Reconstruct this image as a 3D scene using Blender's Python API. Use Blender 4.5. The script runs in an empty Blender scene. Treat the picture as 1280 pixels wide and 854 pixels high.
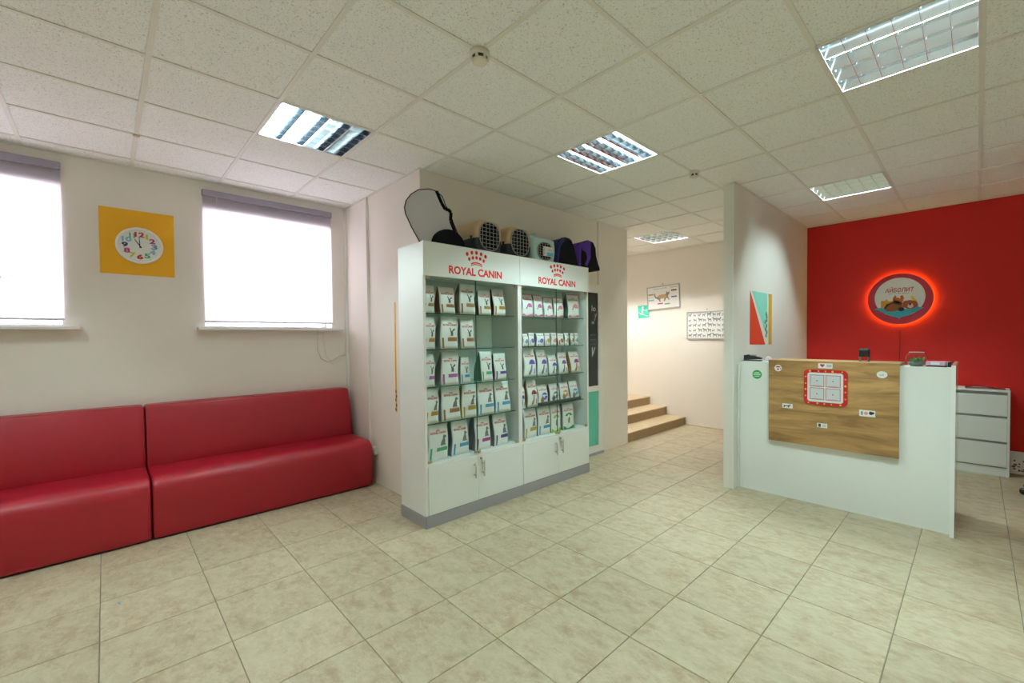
import bpy, bmesh, math, random
from mathutils import Vector, Matrix
from mathutils.geometry import tessellate_polygon

S = bpy.context.scene
COL = S.collection
H = 2.94          # ceiling height

# ------------------------------------------------------------------ camera
cam = bpy.data.cameras.new('camera')
camo = bpy.data.objects.new('camera', cam)
COL.objects.link(camo)
cam.sensor_fit = 'HORIZONTAL'
cam.sensor_width = 36.0
cam.lens = 544.577 / 1280 * 36.0
cam.shift_x = -(669.06 - 640.0) / 1280
cam.shift_y = (432.8 - 427.0) / 1280
cam.clip_start = 0.05
RX = (0.7027017718852748, 0.7114323740630554, -0.008613763654758671)
FW = (-0.7114223916469837, 0.7024289273776276, -0.021720558151232423)
UP = (-0.009402151486809405, 0.02139109903955845, 0.9997269729427625)
camo.matrix_world = Matrix(((RX[0], UP[0], -FW[0], 4.7921), (RX[1], UP[1], -FW[1], -0.1893),
                            (RX[2], UP[2], -FW[2], 1.4886), (0, 0, 0, 1)))
S.camera = camo

# ------------------------------------------------------------------ world, exposure
W = bpy.data.worlds.new('overcast'); S.world = W; W.use_nodes = True
bg = W.node_tree.nodes['Background']
bg.inputs[0].default_value = (1.0, 0.915, 0.99, 1)
bg.inputs[1].default_value = 9.0
S.view_settings.view_transform = 'Standard'
S.view_settings.look = 'None'
S.view_settings.exposure = 0.15
S.view_settings.gamma = 1.0
S.view_settings.use_curve_mapping = False
S.cycles.use_denoising = True
S.cycles.max_bounces = 12
S.cycles.diffuse_bounces = 7
S.cycles.transparent_max_bounces = 16
S.cycles.sample_clamp_indirect = 15.0
S.cycles.caustics_reflective = False
S.cycles.caustics_refractive = False
TUBE = 285.0                       # radiance of the fluorescent tubes
TUBE_COL = (0.76, 1.0, 0.975)

# ------------------------------------------------------------------ materials
MATS = {}
def mat(name, col, rough=0.6, metal=0.0, bump=0.0, bscale=60.0, vary=0.0, vscale=4.0, coat=0.0, spec=0.5):
    if name in MATS: return MATS[name]
    m = bpy.data.materials.new(name); m.use_nodes = True
    nt = m.node_tree; b = nt.nodes['Principled BSDF']
    b.inputs['Base Color'].default_value = (*col, 1)
    b.inputs['Roughness'].default_value = rough
    b.inputs['Metallic'].default_value = metal
    b.inputs['Specular IOR Level'].default_value = spec
    if coat: b.inputs['Coat Weight'].default_value = coat
    tc = nt.nodes.new('ShaderNodeTexCoord')
    if bump:
        n = nt.nodes.new('ShaderNodeTexNoise'); n.inputs['Scale'].default_value = bscale
        n.inputs['Detail'].default_value = 4
        bp = nt.nodes.new('ShaderNodeBump'); bp.inputs['Strength'].default_value = bump
        bp.inputs['Distance'].default_value = 0.003
        nt.links.new(tc.outputs['Object'], n.inputs['Vector'])
        nt.links.new(n.outputs['Fac'], bp.inputs['Height']); nt.links.new(bp.outputs[0], b.inputs['Normal'])
    v = nt.nodes.new('ShaderNodeTexNoise'); v.inputs['Scale'].default_value = vscale
    v.inputs['Detail'].default_value = 5
    nt.links.new(tc.outputs['Object'], v.inputs['Vector'])
    mx = nt.nodes.new('ShaderNodeMix'); mx.data_type = 'RGBA'
    k = 1 - max(vary, 0.02)
    mx.inputs[6].default_value = (*[c * k for c in col], 1)
    mx.inputs[7].default_value = (*[min(1, c * (2 - k)) for c in col], 1)
    nt.links.new(v.outputs['Fac'], mx.inputs[0]); nt.links.new(mx.outputs[2], b.inputs['Base Color'])
    MATS[name] = m
    return m

def emit(name, col, st):
    if name in MATS: return MATS[name]
    m = bpy.data.materials.new(name); m.use_nodes = True; nt = m.node_tree
    nt.nodes.remove(nt.nodes['Principled BSDF'])
    e = nt.nodes.new('ShaderNodeEmission'); e.inputs[0].default_value = (*col, 1); e.inputs[1].default_value = st
    nt.links.new(e.outputs[0], nt.nodes['Material Output'].inputs[0])
    MATS[name] = m
    return m

def thin_glass(name, tint, refl=1.0, rough=0.0):
    m = bpy.data.materials.new(name); m.use_nodes = True; nt = m.node_tree
    nt.nodes.remove(nt.nodes['Principled BSDF'])
    t = nt.nodes.new('ShaderNodeBsdfTransparent'); t.inputs[0].default_value = (*tint, 1)
    g = nt.nodes.new('ShaderNodeBsdfGlossy'); g.inputs['Roughness'].default_value = rough
    f = nt.nodes.new('ShaderNodeFresnel'); f.inputs[0].default_value = 1.45
    ml = nt.nodes.new('ShaderNodeMath'); ml.operation = 'MULTIPLY'; ml.inputs[1].default_value = refl
    x = nt.nodes.new('ShaderNodeMixShader')
    ge = nt.nodes.new('ShaderNodeNewGeometry'); inv = nt.nodes.new('ShaderNodeMath'); inv.operation = 'SUBTRACT'; inv.inputs[0].default_value = 1.0
    m2 = nt.nodes.new('ShaderNodeMath'); m2.operation = 'MULTIPLY'
    nt.links.new(ge.outputs['Backfacing'], inv.inputs[1]); nt.links.new(inv.outputs[0], m2.inputs[1])
    nt.links.new(f.outputs[0], ml.inputs[0]); nt.links.new(ml.outputs[0], m2.inputs[0]); nt.links.new(m2.outputs[0], x.inputs[0])
    nt.links.new(t.outputs[0], x.inputs[1]); nt.links.new(g.outputs[0], x.inputs[2])
    nt.links.new(x.outputs[0], nt.nodes['Material Output'].inputs[0])
    return m

def mixc(nt, fac, a, b):
    mx = nt.nodes.new('ShaderNodeMix'); mx.data_type = 'RGBA'
    for i, q in ((0, fac), (6, a), (7, b)):
        if isinstance(q, (tuple, float, int)): mx.inputs[i].default_value = (*q, 1) if isinstance(q, tuple) else q
        else: nt.links.new(q, mx.inputs[i])
    return mx.outputs[2]
def ramp(nt, src, a, b):
    r = nt.nodes.new('ShaderNodeMapRange'); r.inputs[1].default_value = a; r.inputs[2].default_value = b
    nt.links.new(src, r.inputs[0]); return r.outputs[0]
def noise(nt, vec, scale, detail=5, rough=0.55, dist=0.0):
    n = nt.nodes.new('ShaderNodeTexNoise'); n.inputs['Scale'].default_value = scale
    n.inputs['Detail'].default_value = detail; n.inputs['Roughness'].default_value = rough
    n.inputs['Distortion'].default_value = dist
    nt.links.new(vec, n.inputs['Vector']); return n.outputs['Fac']
def offset_coords(nt, scale=(1, 1, 1)):
    tc = nt.nodes.new('ShaderNodeTexCoord'); oi = nt.nodes.new('ShaderNodeObjectInfo')
    ml = nt.nodes.new('ShaderNodeVectorMath'); ml.operation = 'MULTIPLY'; ml.inputs[1].default_value = scale
    nt.links.new(tc.outputs['Object'], ml.inputs[0])
    mu = nt.nodes.new('ShaderNodeMath'); mu.operation = 'MULTIPLY'; mu.inputs[1].default_value = 37.0
    nt.links.new(oi.outputs['Random'], mu.inputs[0])
    ad = nt.nodes.new('ShaderNodeVectorMath'); ad.operation = 'ADD'
    nt.links.new(ml.outputs[0], ad.inputs[0]); nt.links.new(mu.outputs[0], ad.inputs[1])
    return ad.outputs[0], oi

def floor_tile_mat():
    m = bpy.data.materials.new('travertine_tile'); m.use_nodes = True; nt = m.node_tree
    b = nt.nodes['Principled BSDF']
    v, oi = offset_coords(nt, (1, 1.5, 1))
    n1 = ramp(nt, noise(nt, v, 5.0, 9, 0.70, 0.3), 0.40, 0.60)
    n2 = ramp(nt, noise(nt, v, 13, 8, 0.75, 0.3), 0.42, 0.66)
    n3 = ramp(nt, noise(nt, v, 70, 4, 0.6, 0.0), 0.3, 0.75)
    c = mixc(nt, n1, (0.39, 0.285, 0.18), (0.49, 0.43, 0.295))
    c2 = mixc(nt, n2, c, (0.56, 0.50, 0.355))
    c3 = mixc(nt, n3, c2, (0.40, 0.34, 0.245))
    mm = nt.nodes.new('ShaderNodeMix'); mm.data_type = 'RGBA'; mm.inputs[0].default_value = 0.3
    nt.links.new(c2, mm.inputs[6]); nt.links.new(c3, mm.inputs[7])
    hs = nt.nodes.new('ShaderNodeHueSaturation')
    mr = nt.nodes.new('ShaderNodeMapRange'); mr.inputs[3].default_value = 0.94; mr.inputs[4].default_value = 1.05
    nt.links.new(oi.outputs['Random'], mr.inputs[0]); nt.links.new(mr.outputs[0], hs.inputs['Value'])
    nt.links.new(mm.outputs[2], hs.inputs['Color']); nt.links.new(hs.outputs[0], b.inputs['Base Color'])
    b.inputs['Roughness'].default_value = 0.42
    b.inputs['Specular IOR Level'].default_value = 0.35
    bp = nt.nodes.new('ShaderNodeBump'); bp.inputs['Strength'].default_value = 0.12; bp.inputs['Distance'].default_value = 0.002
    nt.links.new(n2, bp.inputs['Height']); nt.links.new(bp.outputs[0], b.inputs['Normal'])
    return m

def ceiling_tile_mat():
    m = bpy.data.materials.new('mineral_fibre_tile'); m.use_nodes = True; nt = m.node_tree
    b = nt.nodes['Principled BSDF']
    v, oi = offset_coords(nt, (1, 1, 1))
    n1 = ramp(nt, noise(nt, v, 130, 3, 0.6, 1.0), 0.34, 0.43)
    n2 = noise(nt, v, 160, 2, 0.5, 0)
    c = mixc(nt, n1, (0.52, 0.52, 0.52), (0.92, 0.935, 0.935))
    nt.links.new(c, b.inputs['Base Color'])
    b.inputs['Roughness'].default_value = 0.9
    ad = nt.nodes.new('ShaderNodeMath'); ad.operation = 'ADD'
    mu = nt.nodes.new('ShaderNodeMath'); mu.operation = 'MULTIPLY'; mu.inputs[1].default_value = 0.35
    nt.links.new(n2, mu.inputs[0]); nt.links.new(n1, ad.inputs[0]); nt.links.new(mu.outputs[0], ad.inputs[1])
    bp = nt.nodes.new('ShaderNodeBump'); bp.inputs['Strength'].default_value = 0.5; bp.inputs['Distance'].default_value = 0.002
    nt.links.new(ad.outputs[0], bp.inputs['Height']); nt.links.new(bp.outputs[0], b.inputs['Normal'])
    return m

def wood_mat():
    m = bpy.data.materials.new('oak_laminate'); m.use_nodes = True; nt = m.node_tree
    b = nt.nodes['Principled BSDF']
    tc = nt.nodes.new('ShaderNodeTexCoord')
    ml = nt.nodes.new('ShaderNodeVectorMath'); ml.operation = 'MULTIPLY'; ml.inputs[1].default_value = (1.0, 1, 7)
    nt.links.new(tc.outputs['Object'], ml.inputs[0])
    n1 = ramp(nt, noise(nt, ml.outputs[0], 1.7, 8, 0.62, 0.9), 0.36, 0.64)
    ml2 = nt.nodes.new('ShaderNodeVectorMath'); ml2.operation = 'MULTIPLY'; ml2.inputs[1].default_value = (1.0, 1, 22)
    nt.links.new(tc.outputs['Object'], ml2.inputs[0])
    n2 = ramp(nt, noise(nt, ml2.outputs[0], 2.2, 6, 0.7, 0.4), 0.35, 0.7)
    c = mixc(nt, n1, (0.24, 0.125, 0.042), (0.60, 0.36, 0.145))
    c2 = mixc(nt, n2, c, (0.44, 0.26, 0.10))
    mm = nt.nodes.new('ShaderNodeMix'); mm.data_type = 'RGBA'; mm.inputs[0].default_value = 0.45
    nt.links.new(c, mm.inputs[6]); nt.links.new(c2, mm.inputs[7])
    nt.links.new(mm.outputs[2], b.inputs['Base Color'])
    b.inputs['Roughness'].default_value = 0.5
    return m

def fabric_blind_mat():
    m = bpy.data.materials.new('blind_fabric'); m.use_nodes = True; nt = m.node_tree
    nt.nodes.remove(nt.nodes['Principled BSDF'])
    d = nt.nodes.new('ShaderNodeBsdfDiffuse'); d.inputs[0].default_value = (0.50, 0.46, 0.56, 1)
    t = nt.nodes.new('ShaderNodeBsdfTranslucent'); t.inputs[0].default_value = (0.82, 0.81, 0.84, 1)
    x = nt.nodes.new('ShaderNodeMixShader'); x.inputs[0].default_value = 0.42
    nt.links.new(d.outputs[0], x.inputs[1]); nt.links.new(t.outputs[0], x.inputs[2])
    nt.links.new(x.outputs[0], nt.nodes['Material Output'].inputs[0])
    return m

M_WALL = mat('cream_wallpaper', (0.835, 0.79, 0.74), 0.75, bump=0.15, bscale=180, vary=0.02, vscale=3)
M_HALL = mat('cream_hall_paint', (0.84, 0.80, 0.75), 0.75, bump=0.1, bscale=180, vary=0.02)
M_RED = mat('red_wallpaper', (0.64, 0.013, 0.010), 0.7, bump=0.25, bscale=220, vary=0.04)
M_PART = mat('partition_paint', (0.82, 0.80, 0.76), 0.65, bump=0.08, bscale=150, vary=0.02)
M_FLOOR = floor_tile_mat()
M_GROUT = mat('tile_grout', (0.25, 0.225, 0.17), 0.9)
M_CTILE = ceiling_tile_mat()
M_TBAR = mat('ceiling_grid_metal', (0.80, 0.79, 0.75), 0.5)
M_WHITE = mat('white_melamine', (0.83, 0.87, 0.86), 0.35, vary=0.01)
M_WEDGE = mat('white_edge', (0.88, 0.90, 0.90), 0.4)
M_PLASTIC = mat('white_plastic', (0.82, 0.82, 0.80), 0.4)
M_GREY = mat('grey_plinth', (0.36, 0.36, 0.39), 0.45)
M_STEEL = mat('brushed_steel', (0.62, 0.58, 0.50), 0.3, metal=1.0)
M_BRASS = mat('hinge_metal', (0.55, 0.46, 0.30), 0.35, metal=1.0)
M_ALU = mat('louver_aluminium', (0.80, 0.87, 0.95), 0.10, metal=1.0, vary=0.05, vscale=20)
M_REFL = mat('lamp_reflector', (0.93, 0.93, 0.93), 0.5)
M_TUBE = emit('fluorescent_tube', TUBE_COL, TUBE)
M_WARM = emit('warm_tube', (1.0, 0.97, 0.92), TUBE * 1.25)  # stronger tubes, only for the added lamp over the landing
M_WARMS = emit('warm_tube_dim', (0.96, 0.98, 0.93), TUBE * 0.8)
M_TOFF = mat('unlit_tube', (0.85, 0.86, 0.86), 0.3)
M_FRAME = mat('lamp_rim', (0.75, 0.75, 0.74), 0.35)
M_VINYL = mat('red_vinyl', (0.36, 0.006, 0.018), 0.36, bump=0.25, bscale=420, vary=0.05, vscale=2.5)
M_BLACKP = mat('black_plastic', (0.012, 0.012, 0.013), 0.4)
M_BLACKF = mat('black_fabric', (0.006, 0.006, 0.008), 0.85, bump=0.3, bscale=300, spec=.15)
M_CHAR = mat('charcoal_plastic', (0.022, 0.026, 0.035), 0.35)
M_TAN = mat('tan_plastic', (0.62, 0.44, 0.26), 0.35, vary=0.08, vscale=8)
M_WIRE = mat('grey_wire', (0.42, 0.43, 0.42), 0.4, metal=0.6)
M_GFELT = mat('grey_fabric', (0.62, 0.62, 0.68), 0.8, bump=0.2, bscale=300)
M_MINTF = mat('pale_mint_fabric', (0.42, 0.55, 0.53), 0.7)
M_TEAL = mat('mint_plastic', (0.52, 0.78, 0.78), 0.28)
M_BLUEF = mat('navy_fabric', (0.012, 0.015, 0.11), 0.7, bump=0.2, bscale=200)
M_PURP = mat('purple_fabric', (0.095, 0.03, 0.40), 0.7, bump=0.2, bscale=200)
M_GLASS = thin_glass('door_glass', (0.965, 0.99, 0.98), 0.9, 0.0)
M_SHELFG = thin_glass('shelf_glass', (0.90, 0.965, 0.94), 0.8, 0.02)
M_GEDGE = mat('glass_edge', (0.05, 0.16, 0.12), 0.2)
M_WINGL = thin_glass('window_glass', (0.97, 0.98, 0.98), 0.8)
M_BOWLG = thin_glass('bowl_glass', (0.93, 0.97, 0.95), 1.4)
M_BLIND = fabric_blind_mat()
M_CASS = mat('blind_cassette', (0.36, 0.33, 0.42), 0.5)
M_OAK = wood_mat()
M_BAR = mat('blind_bar', (0.60, 0.57, 0.68), 0.5)
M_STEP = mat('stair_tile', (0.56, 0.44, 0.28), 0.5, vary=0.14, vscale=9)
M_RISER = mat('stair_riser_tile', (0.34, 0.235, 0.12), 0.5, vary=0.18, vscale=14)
M_YEL = mat('yellow_print', (0.90, 0.46, 0.012), 0.5)
M_SAND = mat('dull_yellow_print', (0.72, 0.47, 0.08), 0.5)
M_ORED = mat('orange_red_print', (0.76, 0.075, 0.03), 0.5)
M_MINT = mat('mint_print', (0.27, 0.78, 0.66), 0.5)
M_BLK = mat('black_print', (0.015, 0.015, 0.018), 0.6)
M_REDP = mat('red_print', (0.62, 0.012, 0.02), 0.5)
M_WPR = mat('white_print', (0.85, 0.86, 0.86), 0.5)
M_EXIT = mat('exit_turquoise', (0.05, 0.62, 0.47), 0.5)
M_DGL = mat('dark_door_glass', (0.016, 0.028, 0.03), 0.12)
M_AQUA = mat('aqua_door_panel', (0.13, 0.60, 0.47), 0.4)
M_NEON = emit('led_strip', (1.0, 1.05, 0.08), 11.0)
COLS = {}
def pc(col, rough=0.55):
    k = tuple(round(c, 3) for c in col) + (rough,)
    if k not in COLS: COLS[k] = mat('print_%02d' % len(COLS), col, rough)
    return COLS[k]

# ------------------------------------------------------------------ mesh helpers
class MB:
    def __init__(s): s.v = []; s.f = []; s.m = []; s.s = []
    def add(s, vs, fs, mi=0, smooth=False):
        o = len(s.v); s.v += [tuple(v) for v in vs]
        for f in fs: s.f.append([i + o for i in f]); s.m.append(mi); s.s.append(smooth)
        return s
    def box(s, a, b, mi=0, bev=0.0):
        x0, y0, z0 = (min(a[i], b[i]) for i in range(3)); x1, y1, z1 = (max(a[i], b[i]) for i in range(3))
        if bev:
            bm = bmesh.new(); bmesh.ops.create_cube(bm, size=1.0)
            bmesh.ops.scale(bm, vec=(x1 - x0, y1 - y0, z1 - z0), verts=bm.verts)
            bmesh.ops.translate(bm, vec=((x0 + x1) / 2, (y0 + y1) / 2, (z0 + z1) / 2), verts=bm.verts)
            bmesh.ops.bevel(bm, geom=bm.edges[:], offset=min(bev, .45 * min(x1 - x0, y1 - y0, z1 - z0)), segments=2, affect='EDGES', profile=0.5)
            bm.verts.index_update()
            s.add([v.co[:] for v in bm.verts], [[v.index for v in f.verts] for f in bm.faces], mi); bm.free(); return s
        return s.add([(x0, y0, z0), (x1, y0, z0), (x1, y1, z0), (x0, y1, z0), (x0, y0, z1), (x1, y0, z1), (x1, y1, z1), (x0, y1, z1)],
                     [[0, 3, 2, 1], [4, 5, 6, 7], [0, 1, 5, 4], [1, 2, 6, 5], [2, 3, 7, 6], [3, 0, 4, 7]], mi)
    def tube(s, pts, r, n=8, mi=0, cap=True):
        pts = [Vector(p) for p in pts]; rs = r if isinstance(r, (list, tuple)) else [r] * len(pts)
        prev = None; rings = []
        for i, p in enumerate(pts):
            d = (pts[min(i + 1, len(pts) - 1)] - pts[max(i - 1, 0)]).normalized()
            if prev is None:
                a = Vector((0, 0, 1)) if abs(d.z) < .9 else Vector((1, 0, 0))
                u = d.cross(a).normalized()
            else: u = (prev - d * prev.dot(d)).normalized()
            prev = u; w = d.cross(u)
            rings.append([p + (u * math.cos(2 * math.pi * k / n) + w * math.sin(2 * math.pi * k / n)) * rs[i] for k in range(n)])
        return s.rings(rings, mi, True, cap)
    def rings(s, rings, mi=0, smooth=True, cap=True, closed=True):
        n = len(rings[0]); vs = [v for r in rings for v in r]; fs = []
        for i in range(len(rings) - 1):
            for k in range(n if closed else n - 1):
                fs.append([i * n + k, i * n + (k + 1) % n, (i + 1) * n + (k + 1) % n, (i + 1) * n + k])
        s.add(vs, fs, mi, smooth)
        if cap:
            s.add(rings[0], [list(range(n))[::-1]], mi, False); s.add(rings[-1], [list(range(n))], mi, False)
        return s
    def lathe(s, prof, c=(0, 0, 0), n=24, mi=0, axis='z', smooth=True):
        rg = []
        for r, z in prof:
            ring = []
            for k in range(n):
                a = 2 * math.pi * k / n; x, y = r * math.cos(a), r * math.sin(a)
                ring.append((c[0] + x, c[1] + y, c[2] + z) if axis == 'z' else ((c[0] + z, c[1] + x, c[2] + y) if axis == 'x' else (c[0] + x, c[1] - z, c[2] + y)))
            rg.append(ring)
        return s.rings(rg, mi, smooth, prof[0][0] > 1e-5 or prof[-1][0] > 1e-5)
    def poly(s, pts2, fn, mi=0, thick=None):
        """flat polygon of 2D points mapped through fn(u,v,depth); thick gives it two faces and a rim"""
        tri = tessellate_polygon([[Vector((p[0], p[1], 0)) for p in pts2]])
        n = len(pts2)
        top = [fn(p[0], p[1], thick or 0.0) for p in pts2]
        area = sum(pts2[i][0] * pts2[(i + 1) % n][1] - pts2[(i + 1) % n][0] * pts2[i][1] for i in range(n))
        s.add(top, [list(t) for t in tri], mi)
        if thick:
            bot = [fn(p[0], p[1], 0.0) for p in pts2]
            s.add(bot + top, [[i, (i + 1) % n, n + (i + 1) % n, n + i] for i in range(n)], mi)
        return s
    def mesh(s, name, mats):
        me = bpy.data.meshes.new(name); me.from_pydata(s.v, [], s.f)
        for m in (mats if isinstance(mats, (list, tuple)) else [mats]): me.materials.append(m)
        me.polygons.foreach_set('material_index', s.m); me.polygons.foreach_set('use_smooth', s.s)
        bm = bmesh.new(); bm.from_mesh(me); bmesh.ops.remove_doubles(bm, verts=bm.verts, dist=1e-6)
        bmesh.ops.recalc_face_normals(bm, faces=bm.faces); bm.to_mesh(me); bm.free()
        me.update(); return me
    def obj(s, name, mats, parent=None, loc=None):
        return link(name, s.mesh(name, mats), parent, loc)

def link(name, me, parent=None, loc=None, rot=None):
    o = bpy.data.objects.new(name, me); COL.objects.link(o)
    if parent: o.parent = parent
    if loc: o.location = loc
    if rot: o.rotation_euler = rot
    return o
def tag(o, label=None, cat=None, group=None, kind=None):
    if label: o['label'] = label
    if cat: o['category'] = cat
    if group: o['group'] = group
    if kind: o['kind'] = kind
    return o
def thing(name, label, cat, loc=(0, 0, 0), rz=0.0, group=None):
    o = bpy.data.objects.new(name, None); COL.objects.link(o); o.location = loc; o.rotation_euler = (0, 0, rz)
    o.empty_display_size = 0.1
    return tag(o, label, cat, group)
def struct(o, label=None): return tag(o, label, kind='structure')

TXT = {}
def text_tris(body, bold=0.0, shear=0.0):
    k = (body, bold, shear)
    if k in TXT: return TXT[k]
    cu = bpy.data.curves.new('t', 'FONT'); cu.body = body; cu.resolution_u = 3; cu.offset = bold; cu.shear = shear
    ob = bpy.data.objects.new('t', cu); COL.objects.link(ob)
    dg = bpy.context.evaluated_depsgraph_get(); me = bpy.data.meshes.new_from_object(ob.evaluated_get(dg))
    vs = [(v.co.x, v.co.y) for v in me.vertices]; fs = [list(p.vertices) for p in me.polygons]
    bpy.data.objects.remove(ob); bpy.data.curves.remove(cu); bpy.data.meshes.remove(me)
    x0 = min(v[0] for v in vs); x1 = max(v[0] for v in vs); y0 = min(v[1] for v in vs); y1 = max(v[1] for v in vs)
    vs = [((x - x0) / (x1 - x0), (y - y0) / (y1 - y0)) for x, y in vs]
    TXT[k] = (vs, fs); return TXT[k]
def put_text(mb, body, u0, v0, w, h, fn, mi=0, bold=0.0, shear=0.0, d=0.0):
    vs, fs = text_tris(body, bold, shear)
    mb.add([fn(u0 + x * w, v0 + y * h, d) for x, y in vs], fs, mi)
def rect(u0, v0, u1, v1, n=1):
    """rectangle outline, subdivided along v"""
    L = [(u0, v0 + (v1 - v0) * i / n) for i in range(n + 1)]; R = [(u1, v1 - (v1 - v0) * i / n) for i in range(n + 1)]
    return [*R[::-1], *L[::-1]]
def circ(cu, cv, r, n=16, rv=None, a0=0, a1=2 * math.pi):
    rv = rv or r; full = abs(a1 - a0 - 2 * math.pi) < 1e-6
    k = n if full else n + 1
    return [(cu + r * math.cos(a0 + (a1 - a0) * i / n), cv + rv * math.sin(a0 + (a1 - a0) * i / n)) for i in range(k)]

# =================================================================== THE SETTING
XL, XR, YN, YF = -0.213, 6.9, -2.6, 6.67
# --- floor
base = MB().box((XL - .3, YN - .1, -0.10), (XR + .1, YF + .1, -0.004)).obj('floor', M_GROUT); struct(base)
px, py = 0.4575, 0.4665
tx_, ty_ = px - 0.004, py - 0.004
tb = MB(); e = 0.0015
def tile_mesh(w, d):
    b = MB(); b.add([(e, e, 0), (w - e, e, 0), (w - e, d - e, 0), (e, d - e, 0), (0, 0, -e), (w, 0, -e), (w, d, -e), (0, d, -e), (0, 0, -.006), (w, 0, -.006), (w, d, -.006), (0, d, -.006)],
          [[0, 1, 2, 3], [4, 5, 1, 0], [5, 6, 2, 1], [6, 7, 3, 2], [7, 4, 0, 3], [8, 9, 5, 4], [9, 10, 6, 5], [10, 11, 7, 6], [11, 8, 4, 7]])
    return b
full_tile = tile_mesh(tx_, ty_).mesh('floor_tile', M_FLOOR)
far = MB()
for a in range(-5, 12):
    for b_ in range(-6, 14):
        x0 = 1.7725 + a * px; y0 = 0.2285 + b_ * py
        x1, y1 = x0 + tx_, y0 + ty_
        cx0, cy0, cx1, cy1 = max(x0, XL), max(y0, YN), min(x1, XR), min(y1, YF)
        if cx1 - cx0 < .02 or cy1 - cy0 < .02: continue
        if y0 > 1.77 and y1 < 4.94 and x1 < 1.408: continue          # under the solid bay
        if y0 < -1.3:                                               # behind the photographer
            m_ = tile_mesh(cx1 - cx0, cy1 - cy0); far.add([(v[0] + cx0, v[1] + cy0, v[2]) for v in m_.v], m_.f); continue
        me = full_tile if (cx0 == x0 and cy0 == y0 and cx1 == x1 and cy1 == y1) else tile_mesh(cx1 - cx0, cy1 - cy0).mesh('floor_tile', M_FLOOR)
        link('floor_tile', me, base, (cx0, cy0, 0))
tag(far.obj('floor_tiles_behind', M_FLOOR, base), kind='stuff')

# --- walls
WT = 0.30
def wall(name, boxes, m, label=None):
    b = MB()
    for a, c in boxes: b.box(a, c)
    return struct(b.obj(name, m), label)
WB, WTOP = 1.60, 2.69
win = [(-1.53, -0.41), (0.475, 1.598)]
x0w, x1w = XL - WT, XL
bx = [((x0w, YN, 0), (x1w, 1.77, WB)), ((x0w, YN, WTOP), (x1w, 1.77, H + .1)),
      ((x0w, YN, WB), (x1w, win[0][0], WTOP)), ((x0w, win[0][1], WB), (x1w, win[1][0], WTOP)), ((x0w, win[1][1], WB), (x1w, 1.77, WTOP))]
wall('wall_left', bx, M_WALL)
wall('wall_bay', [((x0w, 1.77, 0), (1.408, 4.94, H + .1))], M_WALL)
wl_hall = wall('wall_hall_end', [((x0w - 1.6, 4.94, 0), (x0w - 1.5, YF, H + .1)), ((x0w - 1.6, 4.84, 0), (x0w, 4.94, H + .1))], M_HALL)
wall('wall_back', [((x0w - 1.6, YF, 0), (3.10, YF + .12, H + .1))], M_HALL)
wall('wall_red', [((3.10, YF, 0), (XR + .1, YF + .12, H + .1))], M_RED)
wall('wall_right', [((XR, YN, 0), (XR + .1, YF, H + .1))], M_WALL)
wall('wall_near', [((x0w, YN - .1, 0), (XR + .1, YN, H + .1))], M_WALL)
wall('wall_partition', [((3.060, 4.10, 0), (3.155, YF, H))], M_PART)
fl2 = struct(MB().box((x0w - 1.6, 4.84, .30), (XL - .3, YF + .1, .415)).obj('floor_landing', M_STEP))
# thin trims: seams, corner strips, cable trunk
struct(MB().box((XL, 1.745, 0), (XL + .022, 1.77, H - .005)).obj('trim_1', M_PLASTIC))
struct(MB().box((0.345, 1.745, 0), (0.372, 1.77, H - .005), 0, .003).obj('trim_2', M_PART))
struct(MB().box((1.408, 4.276, 2.135), (1.411, 4.284, H - .005)).obj('trim_3', M_GREY))
tr = struct(MB().box((3.150, 4.094, 0.0), (3.158, 4.10, H)).obj('trim_4', M_WEDGE))

# --- ceiling
ceil = struct(MB().box((x0w - 1.7, YN - .1, H + .12), (XR + .1, YF + .1, H + .20)).obj('ceiling', M_PLASTIC))
LAMPS = {(0, 9), (2, 1), (4, 4), (7, 4), (6, 8), (2, 9), (7, -3), (9, 1), (2, -3)}    # grid cells (x index, y index) that hold a lamp
g = 0.003
def ctile(w, d):
    return MB().box((0, 0, 0), (w, d, 0.014))
cfull = ctile(.6 - 2 * g, .6 - 2 * g).mesh('ceiling_tile', M_CTILE)
for a in range(-4, 12):
    for b_ in range(-5, 12):
        if (a, b_) in LAMPS: continue
        x0, y0, x1, y1 = .6 * a + g, .6 * b_ + g, .6 * a + .6 - g, .6 * b_ + .6 - g
        lo = XL if y1 < 4.9 else x0w - 1.5
        cx0, cy0, cx1, cy1 = max(x0, lo), max(y0, YN), min(x1, XR), min(y1, YF)
        if a < 0 and b_ == 8: cy0 = max(cy0, 4.94)
        if a < 0 and b_ == 8: cx0 = max(x0, x0w - 1.5)
        if cx1 - cx0 < .02 or cy1 - cy0 < .02: continue
        if cy0 >= 1.75 and cy1 < 4.94 and cx1 < 1.408: continue
        me = cfull if (abs(cx1 - cx0 - .594) < 1e-6 and abs(cy1 - cy0 - .594) < 1e-6) else ctile(cx1 - cx0, cy1 - cy0).mesh('ceiling_tile', M_CTILE)
        link('ceiling_tile', me, ceil, (cx0, cy0, H + .004))
for a in range(-3, 12):
    x = .6 * a
    for (s0, s1) in ([(YN, YF)] if x > 1.41 else ([(YN, 1.77), (4.94, YF)] if x > XL else [(4.94, YF)])):
        MB().box((x - .012, s0, H - .001), (x + .012, s1, H + .003)).obj('grid_bar', M_TBAR, ceil)
for b_ in range(-4, 12):
    y = .6 * b_
    s0 = XL if y < 1.77 else (1.408 if y < 4.94 else x0w - 1.5)
    MB().box((s0, y - .012, H - .0015), (XR, y + .012, H + .003)).obj('grid_bar', M_TBAR, ceil)
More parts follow.
